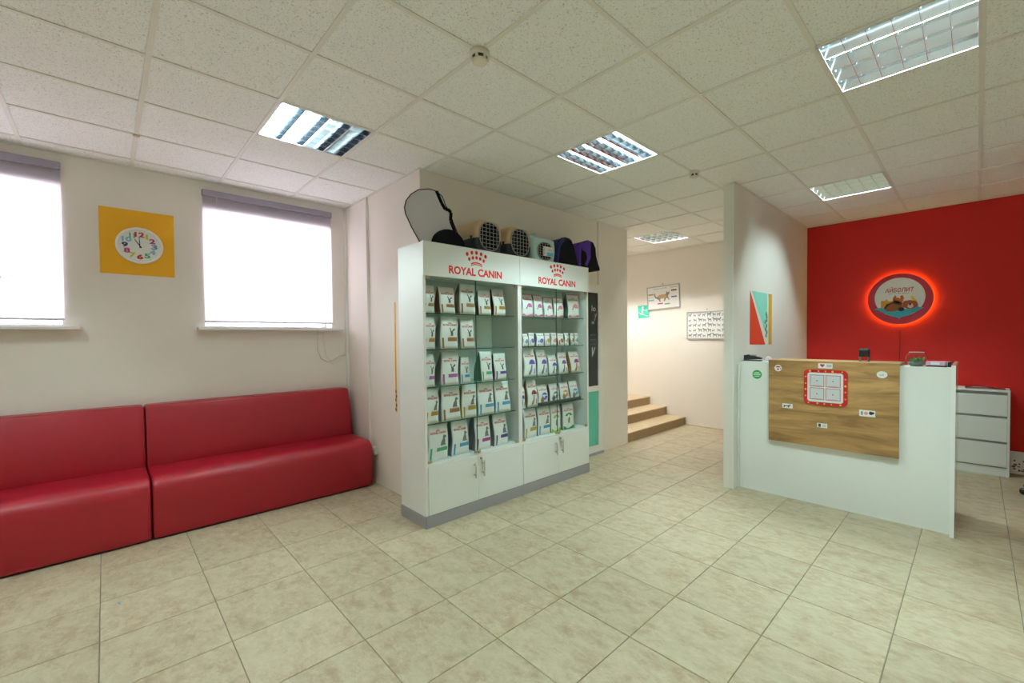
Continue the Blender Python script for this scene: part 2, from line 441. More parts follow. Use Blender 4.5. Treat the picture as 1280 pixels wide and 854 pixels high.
# perimeter angle
for a, c in (((XL, YN, H - .002), (XL + .02, 1.77, H + .003)), ((XL, 1.75, H - .002), (1.408, 1.77, H + .003)), ((1.408, 1.75, H - .002), (1.428, 4.96, H + .003)),
             ((x0w - 1.5, YF - .02, H - .002), (3.06, YF, H + .003)), ((3.155, YF - .02, H - .002), (XR, YF, H + .003)), ((3.155, 4.10, H - .002), (3.172, YF, H + .003))):
    MB().box(a, c).obj('edge_trim', M_TBAR, ceil)

# --- recessed louvre lamps
def lamp(ix, iy, lit, label, along='x', ncross=6, warm=False):
    t = thing('louvre_lamp', label, 'ceiling lamp', (.6 * ix + .3, .6 * iy + .3, H), 0 if along == 'x' else math.pi / 2, 'recessed louvre lamps in the ceiling')
    w = .297
    b = MB()                                          # housing: open tray
    b.box((-w, -w, .103), (w, w, .107)); b.box((-w, -w, 0.0), (-w + .003, w, .105)); b.box((w - .003, -w, 0), (w, w, .105))
    b.box((-w, -w, 0), (w, -w + .003, .105)); b.box((-w, w - .003, 0), (w, w, .105))
    b.obj('housing', M_REFL, t)
    for i in range(4):
        y = -.222 + .148 * i
        MB().tube([(-.28, y, .078), (.28, y, .078)], .0085, 8).obj('tube', ((M_WARM if warm == 2 else M_WARMS) if warm else M_TUBE) if lit[i] else M_TOFF, t)
    r = MB()
    for (a, c) in (((-w, -w), (w, -w + .012)), ((-w, w - .012), (w, w)), ((-w, -w), (-w + .012, w)), ((w - .012, -w), (w, w))):
        r.box((a[0], a[1], -.003), (c[0], c[1], .002))
    r.obj('rim', M_FRAME, t)
    lb = MB()                                         # long wedge blades between the tubes, cross blades under them
    for i in range(5):
        y = -.296 + .148 * i
        if i in (0, 4):
            s = 1 if i == 0 else -1
            lb.add([(-w, y, .060), (w, y, .060), (w, y + s * .03, .060), (-w, y + s * .03, .060), (-w, y + s * .006, 0), (w, y + s * .006, 0)],
                   [[2, 3, 4, 5], [0, 1, 2, 3], [0, 4, 5, 1]])
        else:
            lb.add([(-w, y - .028, .061), (w, y - .028, .061), (w, y + .028, .061), (-w, y + .028, .061), (-w, y - .0018, 0.001), (w, y - .0018, 0.001), (w, y + .0018, 0.001), (-w, y + .0018, 0.001)],
                   [[0, 1, 2, 3], [0, 4, 5, 1], [2, 6, 7, 3], [4, 7, 6, 5]])
    lb.obj('long_blades', M_ALU, t)
    cb = MB()
    for k in range(ncross + 1):
        x = -.29 + .58 * k / ncross
        cb.box((x - .0011, -w + .004, .002), (x + .0011, w - .004, .050))
    cb.obj('cross_blades', M_ALU, t)
    return t
lamp(2, 1, (1, 1, 0, 0), 'square louvre lamp nearest the windows with only its left half lit')
lamp(4, 4, (1, 1, 1, 1), 'bright square louvre lamp in the middle of the ceiling', 'y')
lamp(7, 4, (1, 1, 1, 1), 'large-looking louvre lamp at the top right of the photo')
lamp(6, 8, (1, 1, 1, 1), 'louvre lamp over the reception near the red wall')
lamp(2, 9, (1, 1, 1, 1), 'small far louvre lamp in the hallway by the stairs', warm=True)
lamp(7, -3, (1, 1, 1, 1), 'added unseen louvre lamp behind the photographer on the right side')  # added lamp out of view, fills the near part of the room
lamp(9, 1, (1, 1, 1, 1), 'added louvre lamp out of frame to the right of the counter')  # added out of view to brighten the room from the right
lamp(0, 9, (1, 1, 1, 1), 'added warm louvre lamp above the stair landing, hidden by the bay', warm=2)  # unseen lamp added to brighten the hall and stairs
lamp(2, -3, (1, 1, 1, 1), 'added unseen louvre lamp behind the photographer by the left windows')  # unseen lamp added for more light on the window side

# --- windows with roller blinds
for n, (y0, y1) in enumerate(win):
    w_ = struct(thing('window_%d' % (n + 1), None, None, (XL, y0, WB)))
    wd, ht = y1 - y0, WTOP - WB
    fr = MB(); xo, xi = -.24, -.17
    for a, c in (((xo, 0, 0), (xi, .02, ht)), ((xo, wd - .02, 0), (xi, wd, ht)), ((xo, .02, 0), (xi, wd - .02, .02)), ((xo, .02, ht - .03), (xi, wd - .02, ht))):
        fr.box(a, c)
    fr.obj('window_frame', M_PLASTIC, w_)
    MB().box((-.207, .02, .02), (-.203, wd - .02, ht - .03)).obj('pane', M_WINGL, w_)
    MB().box((-.30, 0.001, -.026), (.0, wd - .001, .0)).box((0, -.065, -.026), (.11, wd + .085, .0), 0, .004).obj('window_sill', M_PLASTIC, w_)
    side = 'left window cut by the photo edge' if n == 0 else 'window beside the yellow clock square'
    bl = thing('roller_blind', ('grey roller blind lowered over the ' + side), 'blind', (XL, y0, WB), 0, 'roller blinds on the windows')
    MB().box((.002, -.008, 1.205), (.052, wd + .004, 1.262), 0, .006).obj('cassette', M_CASS, bl)
    fb = MB().add([(.018, -.004, 1.21), (.018, wd + .002, 1.21), (.018, wd + .002, .055), (.018, -.004, .055)], [[0, 1, 2, 3]])
    fb.obj('fabric', M_BLIND, bl)
    MB().box((.011, -.004, .045), (.024, wd + .002, .062), 0, .003).obj('bottom_bar', M_BAR, bl)
    MB().tube([(.045, .10, 1.21), (.045, .10, 1.15)], .003, 6).obj('cord', M_PLASTIC, bl)
stk = MB().poly(circ(0, 0, .028, 16), lambda u, v, d: (XL + .0195 + d, -.745 + u, 1.955 + v), 0, .001).obj('blind_sticker', pc((.10, .02, .30)))
tag(stk, 'small dark purple round sticker on the left window blind', 'sticker')

# --- door in the bay
d = struct(thing('door_1', None, None, (1.408, 3.46, 0)))
fr = MB()
for a, c in (((0, 0, .03), (.035, .085, 2.125)), ((0, .78, .03), (.035, .862, 2.125)), ((0, .085, 2.03), (.034, .78, 2.125)), ((0, .085, .03), (.034, .78, .115)), ((0, .085, .80), (.034, .78, .865))):
    fr.box(a, c)
fr.obj('door_frame', M_PLASTIC, d)
MB().box((.004, .085, .865), (.022, .78, 2.03)).obj('upper_pane', M_DGL, d)
MB().box((.004, .085, .115), (.022, .78, .80)).obj('lower_panel', M_AQUA, d)
MB().box((0, 0, 0), (.05, .862, .03)).obj('threshold', M_GREY, d)
wr = MB(); fy = lambda u, v, dd: (.0235 + dd, u, v)
M_CHALK = pc((.55, .62, .62))
put_text(wr, 'lo', .66, 1.80, .08, .07, fy); put_text(wr, 'y', .71, 1.68, .05, .09, fy, shear=.3)
put_text(wr, 'nn', .66, 1.64, .045, .03, fy); put_text(wr, 'v', .66, 1.23, .07, .12, fy, shear=.4)
wr.obj('chalk_writing', M_CHALK, d)
for u0, u1, v in ((.64, .75, 1.49), (.65, .77, 1.43), (.64, .74, 1.37)):
    pass
lw = MB(); random.seed(3)
for v in (1.50, 1.44, 1.38):
    pts = [(.0245, .62 + .012 * i, v + (.012 if i % 2 else -.006)) for i in range(11)]
    lw.tube(pts, .0016, 4)
lw.obj('chalk_scrawl', pc((.10, .30, .30)), d)

# --- stairs
st = thing('stairs', 'beige tiled steps rising to the left in the hallway', 'stairs')
prev = 0.0
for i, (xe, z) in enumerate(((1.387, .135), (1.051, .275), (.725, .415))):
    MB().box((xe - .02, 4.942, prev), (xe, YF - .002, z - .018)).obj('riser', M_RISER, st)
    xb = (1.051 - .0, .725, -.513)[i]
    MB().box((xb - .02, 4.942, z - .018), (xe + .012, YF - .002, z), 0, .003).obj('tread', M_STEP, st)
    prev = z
sk = MB().box((1.40, YF - .008, 0), (3.06, YF, .012)).obj('baseboard_hall', M_STEP); struct(sk)

# =================================================================== SOFAS
def sofa(y0, y1, label):
    t = thing('bench_sofa', label, 'sofa', (0, y0, 0), 0, 'red vinyl bench sofas along the window wall')
    L = y1 - y0
    def extrude(prof, name, bulge=0.006, r=0.022):
        b = MB(); n = len(prof)
        cxm = sum(p[0] for p in prof) / n; czm = sum(p[1] for p in prof) / n
        ys = [(0, .93), (.003, .965), (.012, .99), (.03, 1.0), (L * .25, 1 + bulge), (L * .5, 1 + bulge * .6), (L * .75, 1 + bulge), (L - .03, 1), (L - .012, .99), (L - .003, .965), (L, .93)]
        rg = []
        for y, sc in ys:
            ins = (1 - sc) * .32
            ring = []
            for x, z in prof:
                dx, dz = x - cxm, z - czm; l = math.hypot(dx, dz)
                k = max(0, (l - ins) / l) if sc <= 1 else 1 + (sc - 1) * .6
                ring.append((cxm + dx * k, y, czm + dz * k))
            rg.append(ring)
        b.rings(rg, 0, True, True)
        return b.obj(name, M_VINYL, t)
    def rounded(pts):
        out = []
        for i, (x, z, r) in enumerate(pts):
            if not r: out.append((x, z)); continue
            p = Vector((x, z)); a = Vector(pts[i - 1][:2]) - p; c = Vector(pts[(i + 1) % len(pts)][:2]) - p
            a.normalize(); c.normalize(); ang = a.angle(c); dd = r / math.tan(ang / 2)
            P, Q = p + a * dd, p + c * dd
            for k in range(7):
                u = k / 6; out.append(tuple(P * (1 - u) ** 2 + p * 2 * u * (1 - u) + Q * u * u))
        return out
    seat = rounded([(-.19, .012, 0), (.530, .012, .02), (.555, .25, .0), (.548, .468, .115), (.30, .462, 0), (.02, .452, 0), (-.19, .45, 0)])
    seat = seat[:9] + seat[9:]
    extrude(seat, 'seat')
    back = rounded([(-.205, .44, 0), (.038, .44, .01), (.028, .70, 0), (-.052, .945, .028), (-.205, .945, .02)])
    extrude(back, 'backrest', .003)
    bs = MB().box((-.17, .03, 0.0), (.50, L - .03, .02)); bs.obj('plinth', M_BLACKP, t)
    return t
sofa(.036, 1.700, 'red vinyl bench sofa under the right window, ending beside the wall corner')
sofa(-1.64, .028, 'red vinyl bench sofa cut off by the left edge of the photo')

# =================================================================== DISPLAY CABINETS
CX0, CX1 = 1.412, 1.80
SH = [.50, .80, 1.095, 1.393, 1.683]
M_CABIN = mat('cabinet_inside', (0.84, 0.90, 0.87), 0.5)
def crown(mb, cu, cv, w, fn, d=0.0):
    for i in range(5):
        a = (i - 2) / 2
        mb.poly(circ(cu + a * w * .46, cv + w * (.40 - .10 * a * a), w * .070, 10, w * .080), fn, 0)
        mb.poly(circ(cu + a * w * .36, cv + w * (.20 - .09 * a * a), w * .064, 10, w * .072), fn, 0)
    for rr, th in ((.0, .055), (-.075, .04)):
        up = [(cu + w * .30 * math.sin(t_ / 6 * 1.2), cv + w * (rr - .10 + .12 * math.cos(t_ / 6 * 1.2) )) for t_ in range(-6, 7)]
        dn = [(u, v - w * th) for u, v in up[::-1]]
        mb.poly(dn + up, fn, 0)
def cabinet(y0, y1, label, left, text_y):
    t = thing('display_cabinet', label, 'cabinet', (0, y0, 0), 0, 'white glass display cabinets')
    W_ = y1 - y0; T = .022
    MB().box((CX0, 0, .0), (CX1 - .002, T, 2.228)).obj('side_panel', M_WHITE, t)
    MB().box((CX0, W_ - T, .0), (CX1 - .002, W_, 2.228)).obj('side_panel', M_WHITE, t)
    MB().box((CX0, T, .1), (CX0 + .008, W_ - T, 2.2)).obj('back_panel', M_CABIN, t)
    MB().box((CX0, T, 2.206), (CX1 - .002, W_ - T, 2.228)).obj('top_panel', M_WHITE, t)
    MB().box((CX0, T, 1.985), (CX1 - .02, W_ - T, 1.995)).obj('ceiling_panel', M_CABIN, t)
    hd = MB().box((CX1 - .002, 0, 1.970), (CX1 + .012, W_, 2.234)).obj('header', M_WHITE, t)
    MB().box((CX0, T, SH[0] - .02), (CX1 - .004, W_ - T, SH[0])).obj('bottom_shelf', M_WHITE, t)
    MB().box((CX1 - .004, 0, .095), (CX1 + .004, T, 1.97)).obj('edge_strip', M_WEDGE, t)
    MB().box((CX1 - .004, W_ - T, .095), (CX1 + .004, W_, 1.97)).obj('edge_strip', M_WEDGE, t)
    MB().box((CX1 - .003, T, SH[0] - .022), (CX1 + .003, W_ - T, SH[0] - .001)).obj('edge_strip', M_WEDGE, t)
    pl = MB().box((CX1 - .001, -.004 if left else 0, 0), (CX1 + .012, W_, .094))
    if left: pl.box((CX0 - .0, -.006, 0), (CX1 + .012, 0, .094))
    pl.obj('plinth', M_GREY, t)
    mid = W_ / 2
    for s in (0, 1):
        a, c = (T + .002, mid - .0015) if s == 0 else (mid + .0015, W_ - T - .002)
        dr = MB().box((CX1 - .003, a, .098), (CX1 + .012, c, SH[0] - .024), 0, .0015).obj('door', M_WHITE, t)
        hy = mid - .045 if s == 0 else mid + .045
        hb = MB().tube([(CX1 + .040, hy, .300), (CX1 + .040, hy, .435)], .005, 8)
        for z in (.325, .41): hb.tube([(CX1 + .012, hy, z), (CX1 + .040, hy, z)], .004, 6)
        hb.obj('handle', M_STEEL, dr)
        gd = MB().box((CX1 - .002, a - .0, SH[0] + .004), (CX1 + .003, c, 1.968)).obj('glass_door', M_GLASS, t)
        MB().box((CX1 - .0022, (c - .0018) if s == 0 else a, SH[0] + .004), (CX1 + .0034, c if s == 0 else a + .0018, 1.968)).obj('glass_edge', M_GEDGE, gd)
        yh = a if s == 0 else c - .035
        for z in (SH[0] + .004, 1.945): MB().box((CX1 - .006, yh, z), (CX1 + .007, yh + .035, z + .022)).obj('hinge', M_BRASS, gd)
    lk = MB().box((CX1 - .004, mid - .030, SH[0] + .001), (CX1 + .010, mid + .035, SH[0] + .020), 0, .003)
    lk.lathe([(.012, 0), (.012, .016), (.005, .02)], (CX1 + .006, mid + .008, SH[0] + .010), 12, 0, 'x').obj('lock', M_BRASS, t)
    ky = MB().lathe([(.009, 0), (.009, .014), (.004, .016)], (CX1 + .012, mid + .028, .452), 12, 0, 'x')
    ky.box((CX1 + .024, mid + .026, .40), (CX1 + .027, mid + .032, .45)); ky.tube([(CX1 + .026, mid + .029, .44), (CX1 + .030, mid + .035, .36)], .0025, 5)
    ky.obj('key', M_BRASS, t)
    for z in SH[1:]:
        gs = MB().box((CX0 + .01, T + .002, z - .007), (CX1 - .045, W_ - T - .002, z)).obj('glass_shelf', M_SHELFG, t)
        MB().box((CX1 - .045, T + .002, z - .0072), (CX1 - .0435, W_ - T - .002, z + .0002)).obj('front_edge', M_GEDGE, gs)
    fn = lambda u, v, d_: (CX1 + .0125 + d_, u - y0, v)
    lg = MB(); put_text(lg, 'ROYAL CANIN', text_y[0], 2.003, text_y[1] - text_y[0], .066, fn, 0, .034)
    crown(lg, (text_y[0] + text_y[1]) / 2 , 2.118, .21, fn)
    lg.obj('logo', pc((.72, .012, .01)), t)
    return t
cabinet(1.555, 2.560, 'left white display cabinet with glass doors, next to the bay corner', True, (1.787, 2.340))
cabinet(2.562, 3.578, 'right white display cabinet with glass doors, next to the narrow glazed door', False, (2.805, 3.354))

# =================================================================== FOOD BAGS
M_BAG = mat('bag_film', (0.88, 0.89, 0.89), 0.28, bump=0.9, bscale=26, vary=0.03)
BLACKISH = (.05, .055, .06)
DOG = [(.05, 0), (.95, 0), (.93, .06), (.78, .10), (.80, .45), (.72, .62), (.80, .70), (.98, .72), (.96, .82), (.80, .93), (.62, 1.0), (.50, .88), (.42, .62), (.20, .38), (.12, .15)]
CAT = [(.25, 0), (.80, 0), (.72, .10), (.74, .35), (.62, .50), (.80, .62), (1.0, .66), (1.0, .95), (.92, .85), (.78, .86), (.60, .72), (.45, .55), (.32, .66), (.18, .95), (.02, 1.0), (.0, .9), (.15, .70), (.22, .45), (.30, .25)]
def bag(y0, y1, yt0, yt1, z, h, style, col, label, group, side=(.52, .55, .55), depth=.10, top=.10, xf=1.745):
    w = y1 - y0; sh = ((yt0 + yt1) - (y0 + y1)) / 2 + (depth / 2 * (1 - top) + .02) * .72; wt = (yt1 - yt0) / w
    t = thing('food_bag', label, 'food bag', (xf, (y0 + y1) / 2, z + .0005), 0, group)
    D = depth
    def dep(v): return D * (1 - v ** 2.0 * (1 - top))
    def wid(v): return w * (1 + (wt - 1) * v) * (1 - .015 * math.sin(v * 5))
    def yo(v): return sh * v * v * (1.4 - .4 * v) + .004 * math.sin(v * 7 + y0 * 30)
    def fn(u, v, d_=0.0):                              # point on the front skin, u and v in 0..1
        uu = min(1, max(0, u)); b_ = .010 * math.sin(math.pi * uu) * math.sin(math.pi * min(1, max(0, v)) ** .8)
        return (-D / 2 + dep(v) / 2 + b_ + d_ - .02 * v * v, (u - .5) * wid(v) + yo(v), v * h)
    b = MB(); n = 9; rf = []
    us = [0, .12, .5, .88, 1]
    for i in range(n + 1):
        v = i / n
        fr_ = [fn(u, v) for u in us]
        k = dep(v)
        r_ = list(fr_)
        ymax, ymin = fr_[-1][1], fr_[0][1]; xm = -D / 2 - .02 * v * v
        gi = min(.022, k * .3) * min(1, v * 3)
        r_.append((xm, ymax - gi, v * h))
        r_ += [(xm - k / 2 - .004 * math.sin(math.pi * u) * math.sin(math.pi * v), (u - .5) * wid(v) + yo(v), v * h) for u in us[::-1]]
        r_.append((xm, ymin + gi, v * h))
        rf.append(r_)
    N = 12
    for i in range(n):
        for k in range(N):
            q = [rf[i][k], rf[i][(k + 1) % N], rf[i + 1][(k + 1) % N], rf[i + 1][k]]
            b.add(q, [[0, 1, 2, 3]], 1 if k in (4, 5, 10, 11) else 0, True)
    b.add(rf[0], [list(range(N))[::-1]]); b.add(rf[-1], [list(range(N))])
    b.obj('pouch', [M_BAG, pc(side, .35)], t)
    O = .0022
    f2 = lambda u, v, d_: fn(u, v, O + d_)
    c = pc(col); asp = w / h
    tx = MB(); tv = .70 if style != 'dome' else .72
    if style != 'box':
        put_text(tx, 'ROYAL CANIN', .12, tv, .76, .060, f2, 0, .035)
        for i in range(5):
            a = (i - 2) / 2; tx.poly(circ(.49 + a * .085, tv + .10 - .012 * a * a, .018, 6, .013), f2)
        tx.poly(rect(.42, tv + .072, .56, tv + .080), f2)
    if style in ('dog', 'cat'):
        lb = MB(); lb.poly(rect(.40, .235, .96, .335, 2), f2); lb.obj('label_band', c, t)
        if col[0] > .25 and col[2] < .2: MB().poly(rect(.42, .335, .95, .365), f2).obj('upper_band', pc((.55, .42, .28)), t)
        MB().poly(rect(.10, .03, .19, .34, 3), f2).obj('edge_band', c, t)
        P = DOG if style == 'dog' else CAT
        sx, sy, ox, oy = (.36, .28, .54, .385) if style == 'dog' else (.32, .25, .48, .40)
        MB().poly([(ox + p[0] * sx, oy + p[1] * sy) for p in P], f2).obj('animal_print', pc((.20, .21, .21) if style == 'dog' else (.10, .12, .12)), t)
    elif style == 'kitten':
        MB().poly(rect(.04, .02, .96, .12), f2).obj('bottom_band', pc((.72, .25, .42)), t)
        MB().poly(rect(.05, .93, .95, .99), f2).obj('top_band', pc((.75, .35, .42)), t)
        MB().poly(circ(.60, .40, .26, 14, .18, 0, math.pi), f2).obj('dome_print', c, t)
        MB().poly(circ(.34, .36, .05, 8, .035), f2).obj('animal_print', pc(BLACKISH), t)
    elif style == 'dome':
        MB().poly(circ(.62, .46, .27, 14, .17, 0, math.pi), f2).obj('dome_print', c, t)
        MB().poly([(.35, .08), (.52, .10), (.60, .24), (.62, .44), (.52, .44), (.46, .28), (.34, .16)], f2).obj('animal_print', pc(side if side[0] > .3 and side[2] < .3 else (.22, .23, .22)), t)
        MB().poly(rect(.78, .12, .86, .30), f2).obj('print_spot', c, t)
    elif style == 'circle':
        MB().poly(circ(.58, .40, .30, 16, .19), f2).obj('round_print', c, t)
        MB().poly(circ(.36, .22, .17, 10, .15), f2).obj('animal_print', pc(side), t)
        MB().poly(rect(.30, .40, .86, .46), f2).obj('print_line', M_WPR, t)
    elif style == 'band':
        MB().poly(rect(.03, .01, .97, .14, 2), f2).obj('bottom_band', c, t)
        MB().poly(circ(.5, .52, .30, 12, .11, 0, math.pi), f2).obj('round_print', c, t)
        MB().poly([(.42, .25), (.56, .25), (.60, .42), (.52, .50), (.40, .40)], f2).obj('animal_print', pc((.3, .27, .22)), t)
    elif style == 'box':
        put_text(tx, 'ROYAL CANIN', .12, .80, .76, .07, f2, 0, .02)
        MB().poly(circ(.6, .42, .26, 12, .17), f2).obj('round_print', c, t)
        MB().poly(rect(.18, .05, .30, .45), f2).obj('animal_print', pc(side), t)
    tx.obj('brand_text', pc((.62, .05, .04)), t)
    return t
OR, BR, YE, BL, GN, PU, MG, DP = (.50, .24, .04), (.36, .18, .07), (.58, .38, .05), (.06, .36, .66), (.10, .45, .24), (.48, .12, .44), (.42, .05, .28), (.12, .08, .32)
DS, GS = (.06, .10, .11), (.42, .46, .46)
G = 'bags of pet food on the glass shelves'
LCAB = [
 ('top shelf', 4, [(1.590,1.691,1.592,1.680,.226,'cat',BR,GS,'leftmost'),(1.743,1.886,1.713,1.865,.223,'cat',BR,(.30,.13,.10),'second'),(1.928,2.094,1.925,2.074,.269,'cat',BR,(.36,.34,.30),'tall middle'),(2.129,2.265,2.116,2.258,.225,'cat',OR,(.16,.02,.02),'fourth'),(2.300,2.435,2.276,2.414,.246,'cat',OR,(.16,.02,.02),'rightmost')]),
 ('second shelf', 3, [(1.590,1.694,1.592,1.683,.258,'cat',OR,GS,'leftmost'),(1.739,1.909,1.735,1.905,.272,'cat',BR,GS,'big middle'),(1.941,2.086,1.921,2.061,.255,'cat',BR,GS,'rightmost')]),
 ('middle shelf', 2, [(1.590,1.688,1.590,1.671,.258,'cat',PU,(.22,.08,.20),'leftmost'),(1.741,1.912,1.738,1.905,.272,'cat',PU,GS,'big second'),(1.930,2.033,1.926,2.010,.228,'cat',BL,GS,'slim'),(2.155,2.279,2.126,2.259,.264,'cat',GN,(.06,.30,.20),'fourth'),(2.302,2.442,2.286,2.428,.242,'cat',DP,(.10,.05,.16),'rightmost')]),
 ('fourth shelf', 1, [(1.590,1.718,1.592,1.704,.271,'dog',OR,GS,'leftmost'),(1.742,1.930,1.727,1.904,.284,'dog',BR,(.30,.38,.42),'second'),(1.941,2.095,1.937,2.090,.284,'dog',YE,(.50,.42,.10),'middle'),(2.109,2.292,2.104,2.280,.284,'dog',BL,(.05,.35,.50),'fourth'),(2.305,2.489,2.292,2.464,.284,'dog',BL,(.30,.34,.36),'rightmost')]),
 ('bottom shelf', 0, [(1.612,1.800,1.606,1.790,.290,'dog',GN,GS,'leftmost'),(1.835,2.015,1.829,1.985,.288,'dog',BL,(.20,.30,.42),'second'),(2.075,2.247,2.066,2.233,.288,'dog',MG,(.30,.28,.32),'third'),(2.290,2.456,2.270,2.430,.283,'dog',DP,(.26,.30,.32),'rightmost')])]
CN = {OR: 'orange', BR: 'brown', YE: 'yellow', BL: 'blue', GN: 'green', PU: 'purple', MG: 'magenta', DP: 'dark purple'}
for shelf, si, L in LCAB:
    for (a, b_, c, d_, h, sty, col, sd, pos) in L:
        bag(a, b_, c, d_, SH[si], h, sty, col, '%s white bag with %s band and %s print, %s of left cabinet' % (pos, CN[col], sty, shelf), G, sd,
            .115 if h > .26 else .085, .30 if si == 0 else .08)
PK, RD, VI, VI2, TL, CY, LG, LIME, DRED, BLU, ORG = (.62,.16,.42), (.70,.22,.24), (.16,.10,.55), (.28,.08,.42), (.10,.30,.36), (.08,.42,.62), (.10,.50,.35), (.28,.66,.06), (.28,.03,.03), (.08,.12,.60), (.75,.38,.05)
RCAB = [
 ('top shelf', 4, [(2.650,2.796,2.650,2.785,.229,'kitten',PK,GS,'leftmost pink-topped bag with violet dome'),(2.812,2.935,2.800,2.918,.229,'kitten',PK,GS,'second pink-topped bag with violet dome'),(2.953,3.079,2.941,3.070,.215,'kitten',RD,GS,'third pink-topped bag with rosy dome'),(3.095,3.242,3.094,3.238,.221,'kitten',RD,GS,'fourth pink-topped bag with rosy dome'),(3.313,3.500,3.306,3.505,.270,'kitten',RD,DS,'largest rightmost bag with rosy dome')]),
 ('second shelf', 3, [(2.657,2.722,2.657,2.722,.123,'box',TL,GS,'small white leftmost pouch'),(2.732,2.808,2.734,2.808,.133,'box',VI,GS,'small pouch with violet disc'),(2.839,2.942,2.841,2.943,.128,'box',VI,(.2,.2,.3),'wider small pouch with violet disc'),(2.957,3.032,2.957,3.032,.130,'box',ORG,GS,'small pouch with orange disc'),(3.053,3.134,3.054,3.135,.132,'box',RD,GS,'small pouch with rosy disc'),(3.149,3.242,3.150,3.244,.126,'box',(.6,.08,.06),(.3,.04,.03),'small pouch with red disc'),(3.255,3.325,3.256,3.327,.132,'box',ORG,(.04,.22,.18),'small teal-edged pouch with orange disc'),(3.351,3.411,3.353,3.412,.129,'box',(.30,.22,.08),(.03,.12,.10),'slim dark teal pouch with tan disc'),(3.420,3.481,3.421,3.482,.130,'box',LG,(.03,.16,.12),'slim rightmost pouch with green disc')]),
 ('middle shelf', 2, [(2.668,2.832,2.655,2.811,.270,'dome',VI,GS,'big leftmost bag with violet dome'),(2.852,3.001,2.833,2.969,.260,'dome',VI,GS,'big second bag with violet dome'),(3.019,3.145,3.004,3.123,.197,'dome',VI,GS,'short bag with violet dome'),(3.164,3.309,3.148,3.273,.229,'dome',VI2,GS,'fourth bag with plum dome'),(3.361,3.509,3.325,3.484,.236,'dome',MG,(.50,.24,.06),'rightmost bag with magenta dome')]),
 ('bottom shelf', 0, [(2.665,2.831,2.653,2.826,.288,'dog',YE,GS,'leftmost white bag with yellow band'),(2.849,3.025,2.843,3.021,.284,'dog',BL,(.16,.30,.36),'second white bag with blue band'),(3.042,3.186,3.033,3.179,.277,'band',LIME,(.30,.36,.20),'slim bag with lime bands'),(3.219,3.403,3.217,3.390,.272,'band',(.02,.32,.08),(.28,.33,.30),'rightmost bag with dark green bottom')])]
for shelf, si, L in RCAB:
    for (a, b_, c, d_, h, sty, col, sd, pos) in L:
        o = bag(a, b_, c, d_, SH[si], h, sty, col, '%s, %s of right cabinet' % (pos, shelf), G, sd, .06 if h < .15 else .095, .30 if si == 0 else (.5 if sty == 'box' else .08))
        if col == LIME:
            pass
# fourth shelf of the right cabinet: one tall bag and four in a dark tray
bag(2.708, 2.850, 2.700, 2.834, SH[1], .262, 'dome', DRED, 'tall bag with dark red dome, fourth shelf of right cabinet', G, (.40, .24, .10), .09)
bag(2.592, 2.680, 2.590, 2.668, SH[1], .200, 'dome', BLU, 'half-hidden leftmost bag with blue dome, fourth shelf of right cabinet', G, GS, .08)
ty = thing('display_tray', 'dark low tray holding four rounded bags on the right cabinet shelf', 'tray', (1.70, 2.860, SH[1] + .0005))
MB().box((-.06, 0, 0), (.048, .655, .012)).box((.042, 0, 0), (.048, .655, .030)).box((-.06, 0, 0), (-.054, .655, .030)).obj('tray_body', pc((.12, .14, .14)), ty)
MB().box((-.054, 0, .012), (.042, .004, .03)).box((-.054, .651, .012), (.042, .655, .03)).obj('tray_end', pc((.12, .14, .14)), ty)
for (a, b_, c, d_, h, col, sd, nm) in ((2.870,3.010,2.855,2.985,.188,BLU,(.45,.22,.06),'blue'),(3.036,3.178,3.026,3.157,.180,TL,(.24,.14,.10),'slate teal'),(3.194,3.340,3.180,3.310,.184,ORG,(.30,.28,.20),'orange'),(3.353,3.495,3.338,3.467,.186,CY,(.25,.27,.27),'cyan')):
    bag(a, b_, c, d_, SH[1] + .0125, h, 'circle', col, 'rounded bag with %s disc in the dark tray, right cabinet' % nm, G, sd, .075, .15, 1.735)

# =================================================================== THINGS ON TOP OF THE CABINETS
ZT = 2.2345
# grey arched carrier lying open
t = thing('fabric_carrier', 'grey arched fabric pet carrier with black trim at the left end of the cabinets', 'pet carrier', (1.72, 1.70, ZT))
out = [(-.125, .0), (-.19, .10), (-.243, .20), (-.250, .245), (-.235, .30), (-.195, .355), (-.13, .405), (-.04, .432), (.03, .430), (.085, .400), (.118, .330), (.155, .285), (.19, .20), (.24, .11), (.285, .03), (.285, 0)]
fnp = lambda x: (lambda u, v, d_: (x + d_, u, v))
MB().poly(out, fnp(0), 0, .012).obj('front_panel', M_GFELT, t)
out2 = [(u * .98 + .105, v * .985 + .003 if v > 0 else 0) for u, v in out]
MB().poly(out2, fnp(-.13), 0, .010).obj('rear_panel', M_MINTF, t)
gus = MB(); k0 = len(out)
gl = [(-.125, u, max(v, .0)) for u, v in out2]; gr_ = [(0.0, u, max(v, 0)) for u, v in out]
gus.add(gl + gr_, [[i, i + 1, k0 + i + 1, k0 + i] for i in range(6, k0 - 1)]); gus.obj('gusset', M_MINTF, t)
MB().tube([(.012, u, max(v, .004)) for u, v in out[:-1]], .0038, 6).obj('piping', M_BLACKF, t)
stp = MB()
path = [(.030, .430), (.075, .345), (.110, .300), (.135, .305), (.165, .285), (.160, .215), (.195, .145), (.235, .06)]
for (u0, v0), (u1, v1) in zip(path, path[1:]):
    dx, dy = u1 - u0, v1 - v0; l = math.hypot(dx, dy); nx, ny = -dy / l * .014, dx / l * .014
    stp.poly([(u0 - nx, v0 - ny), (u1 - nx, v1 - ny), (u1 + nx, v1 + ny), (u0 + nx, v0 + ny)], fnp(.0135), 0, .004)
stp.obj('strap', M_BLACKF, t)
MB().box((-.03, .168, .235), (-.01, .205, .325)).obj('paper_tag', pc((.80, .74, .42)), t)
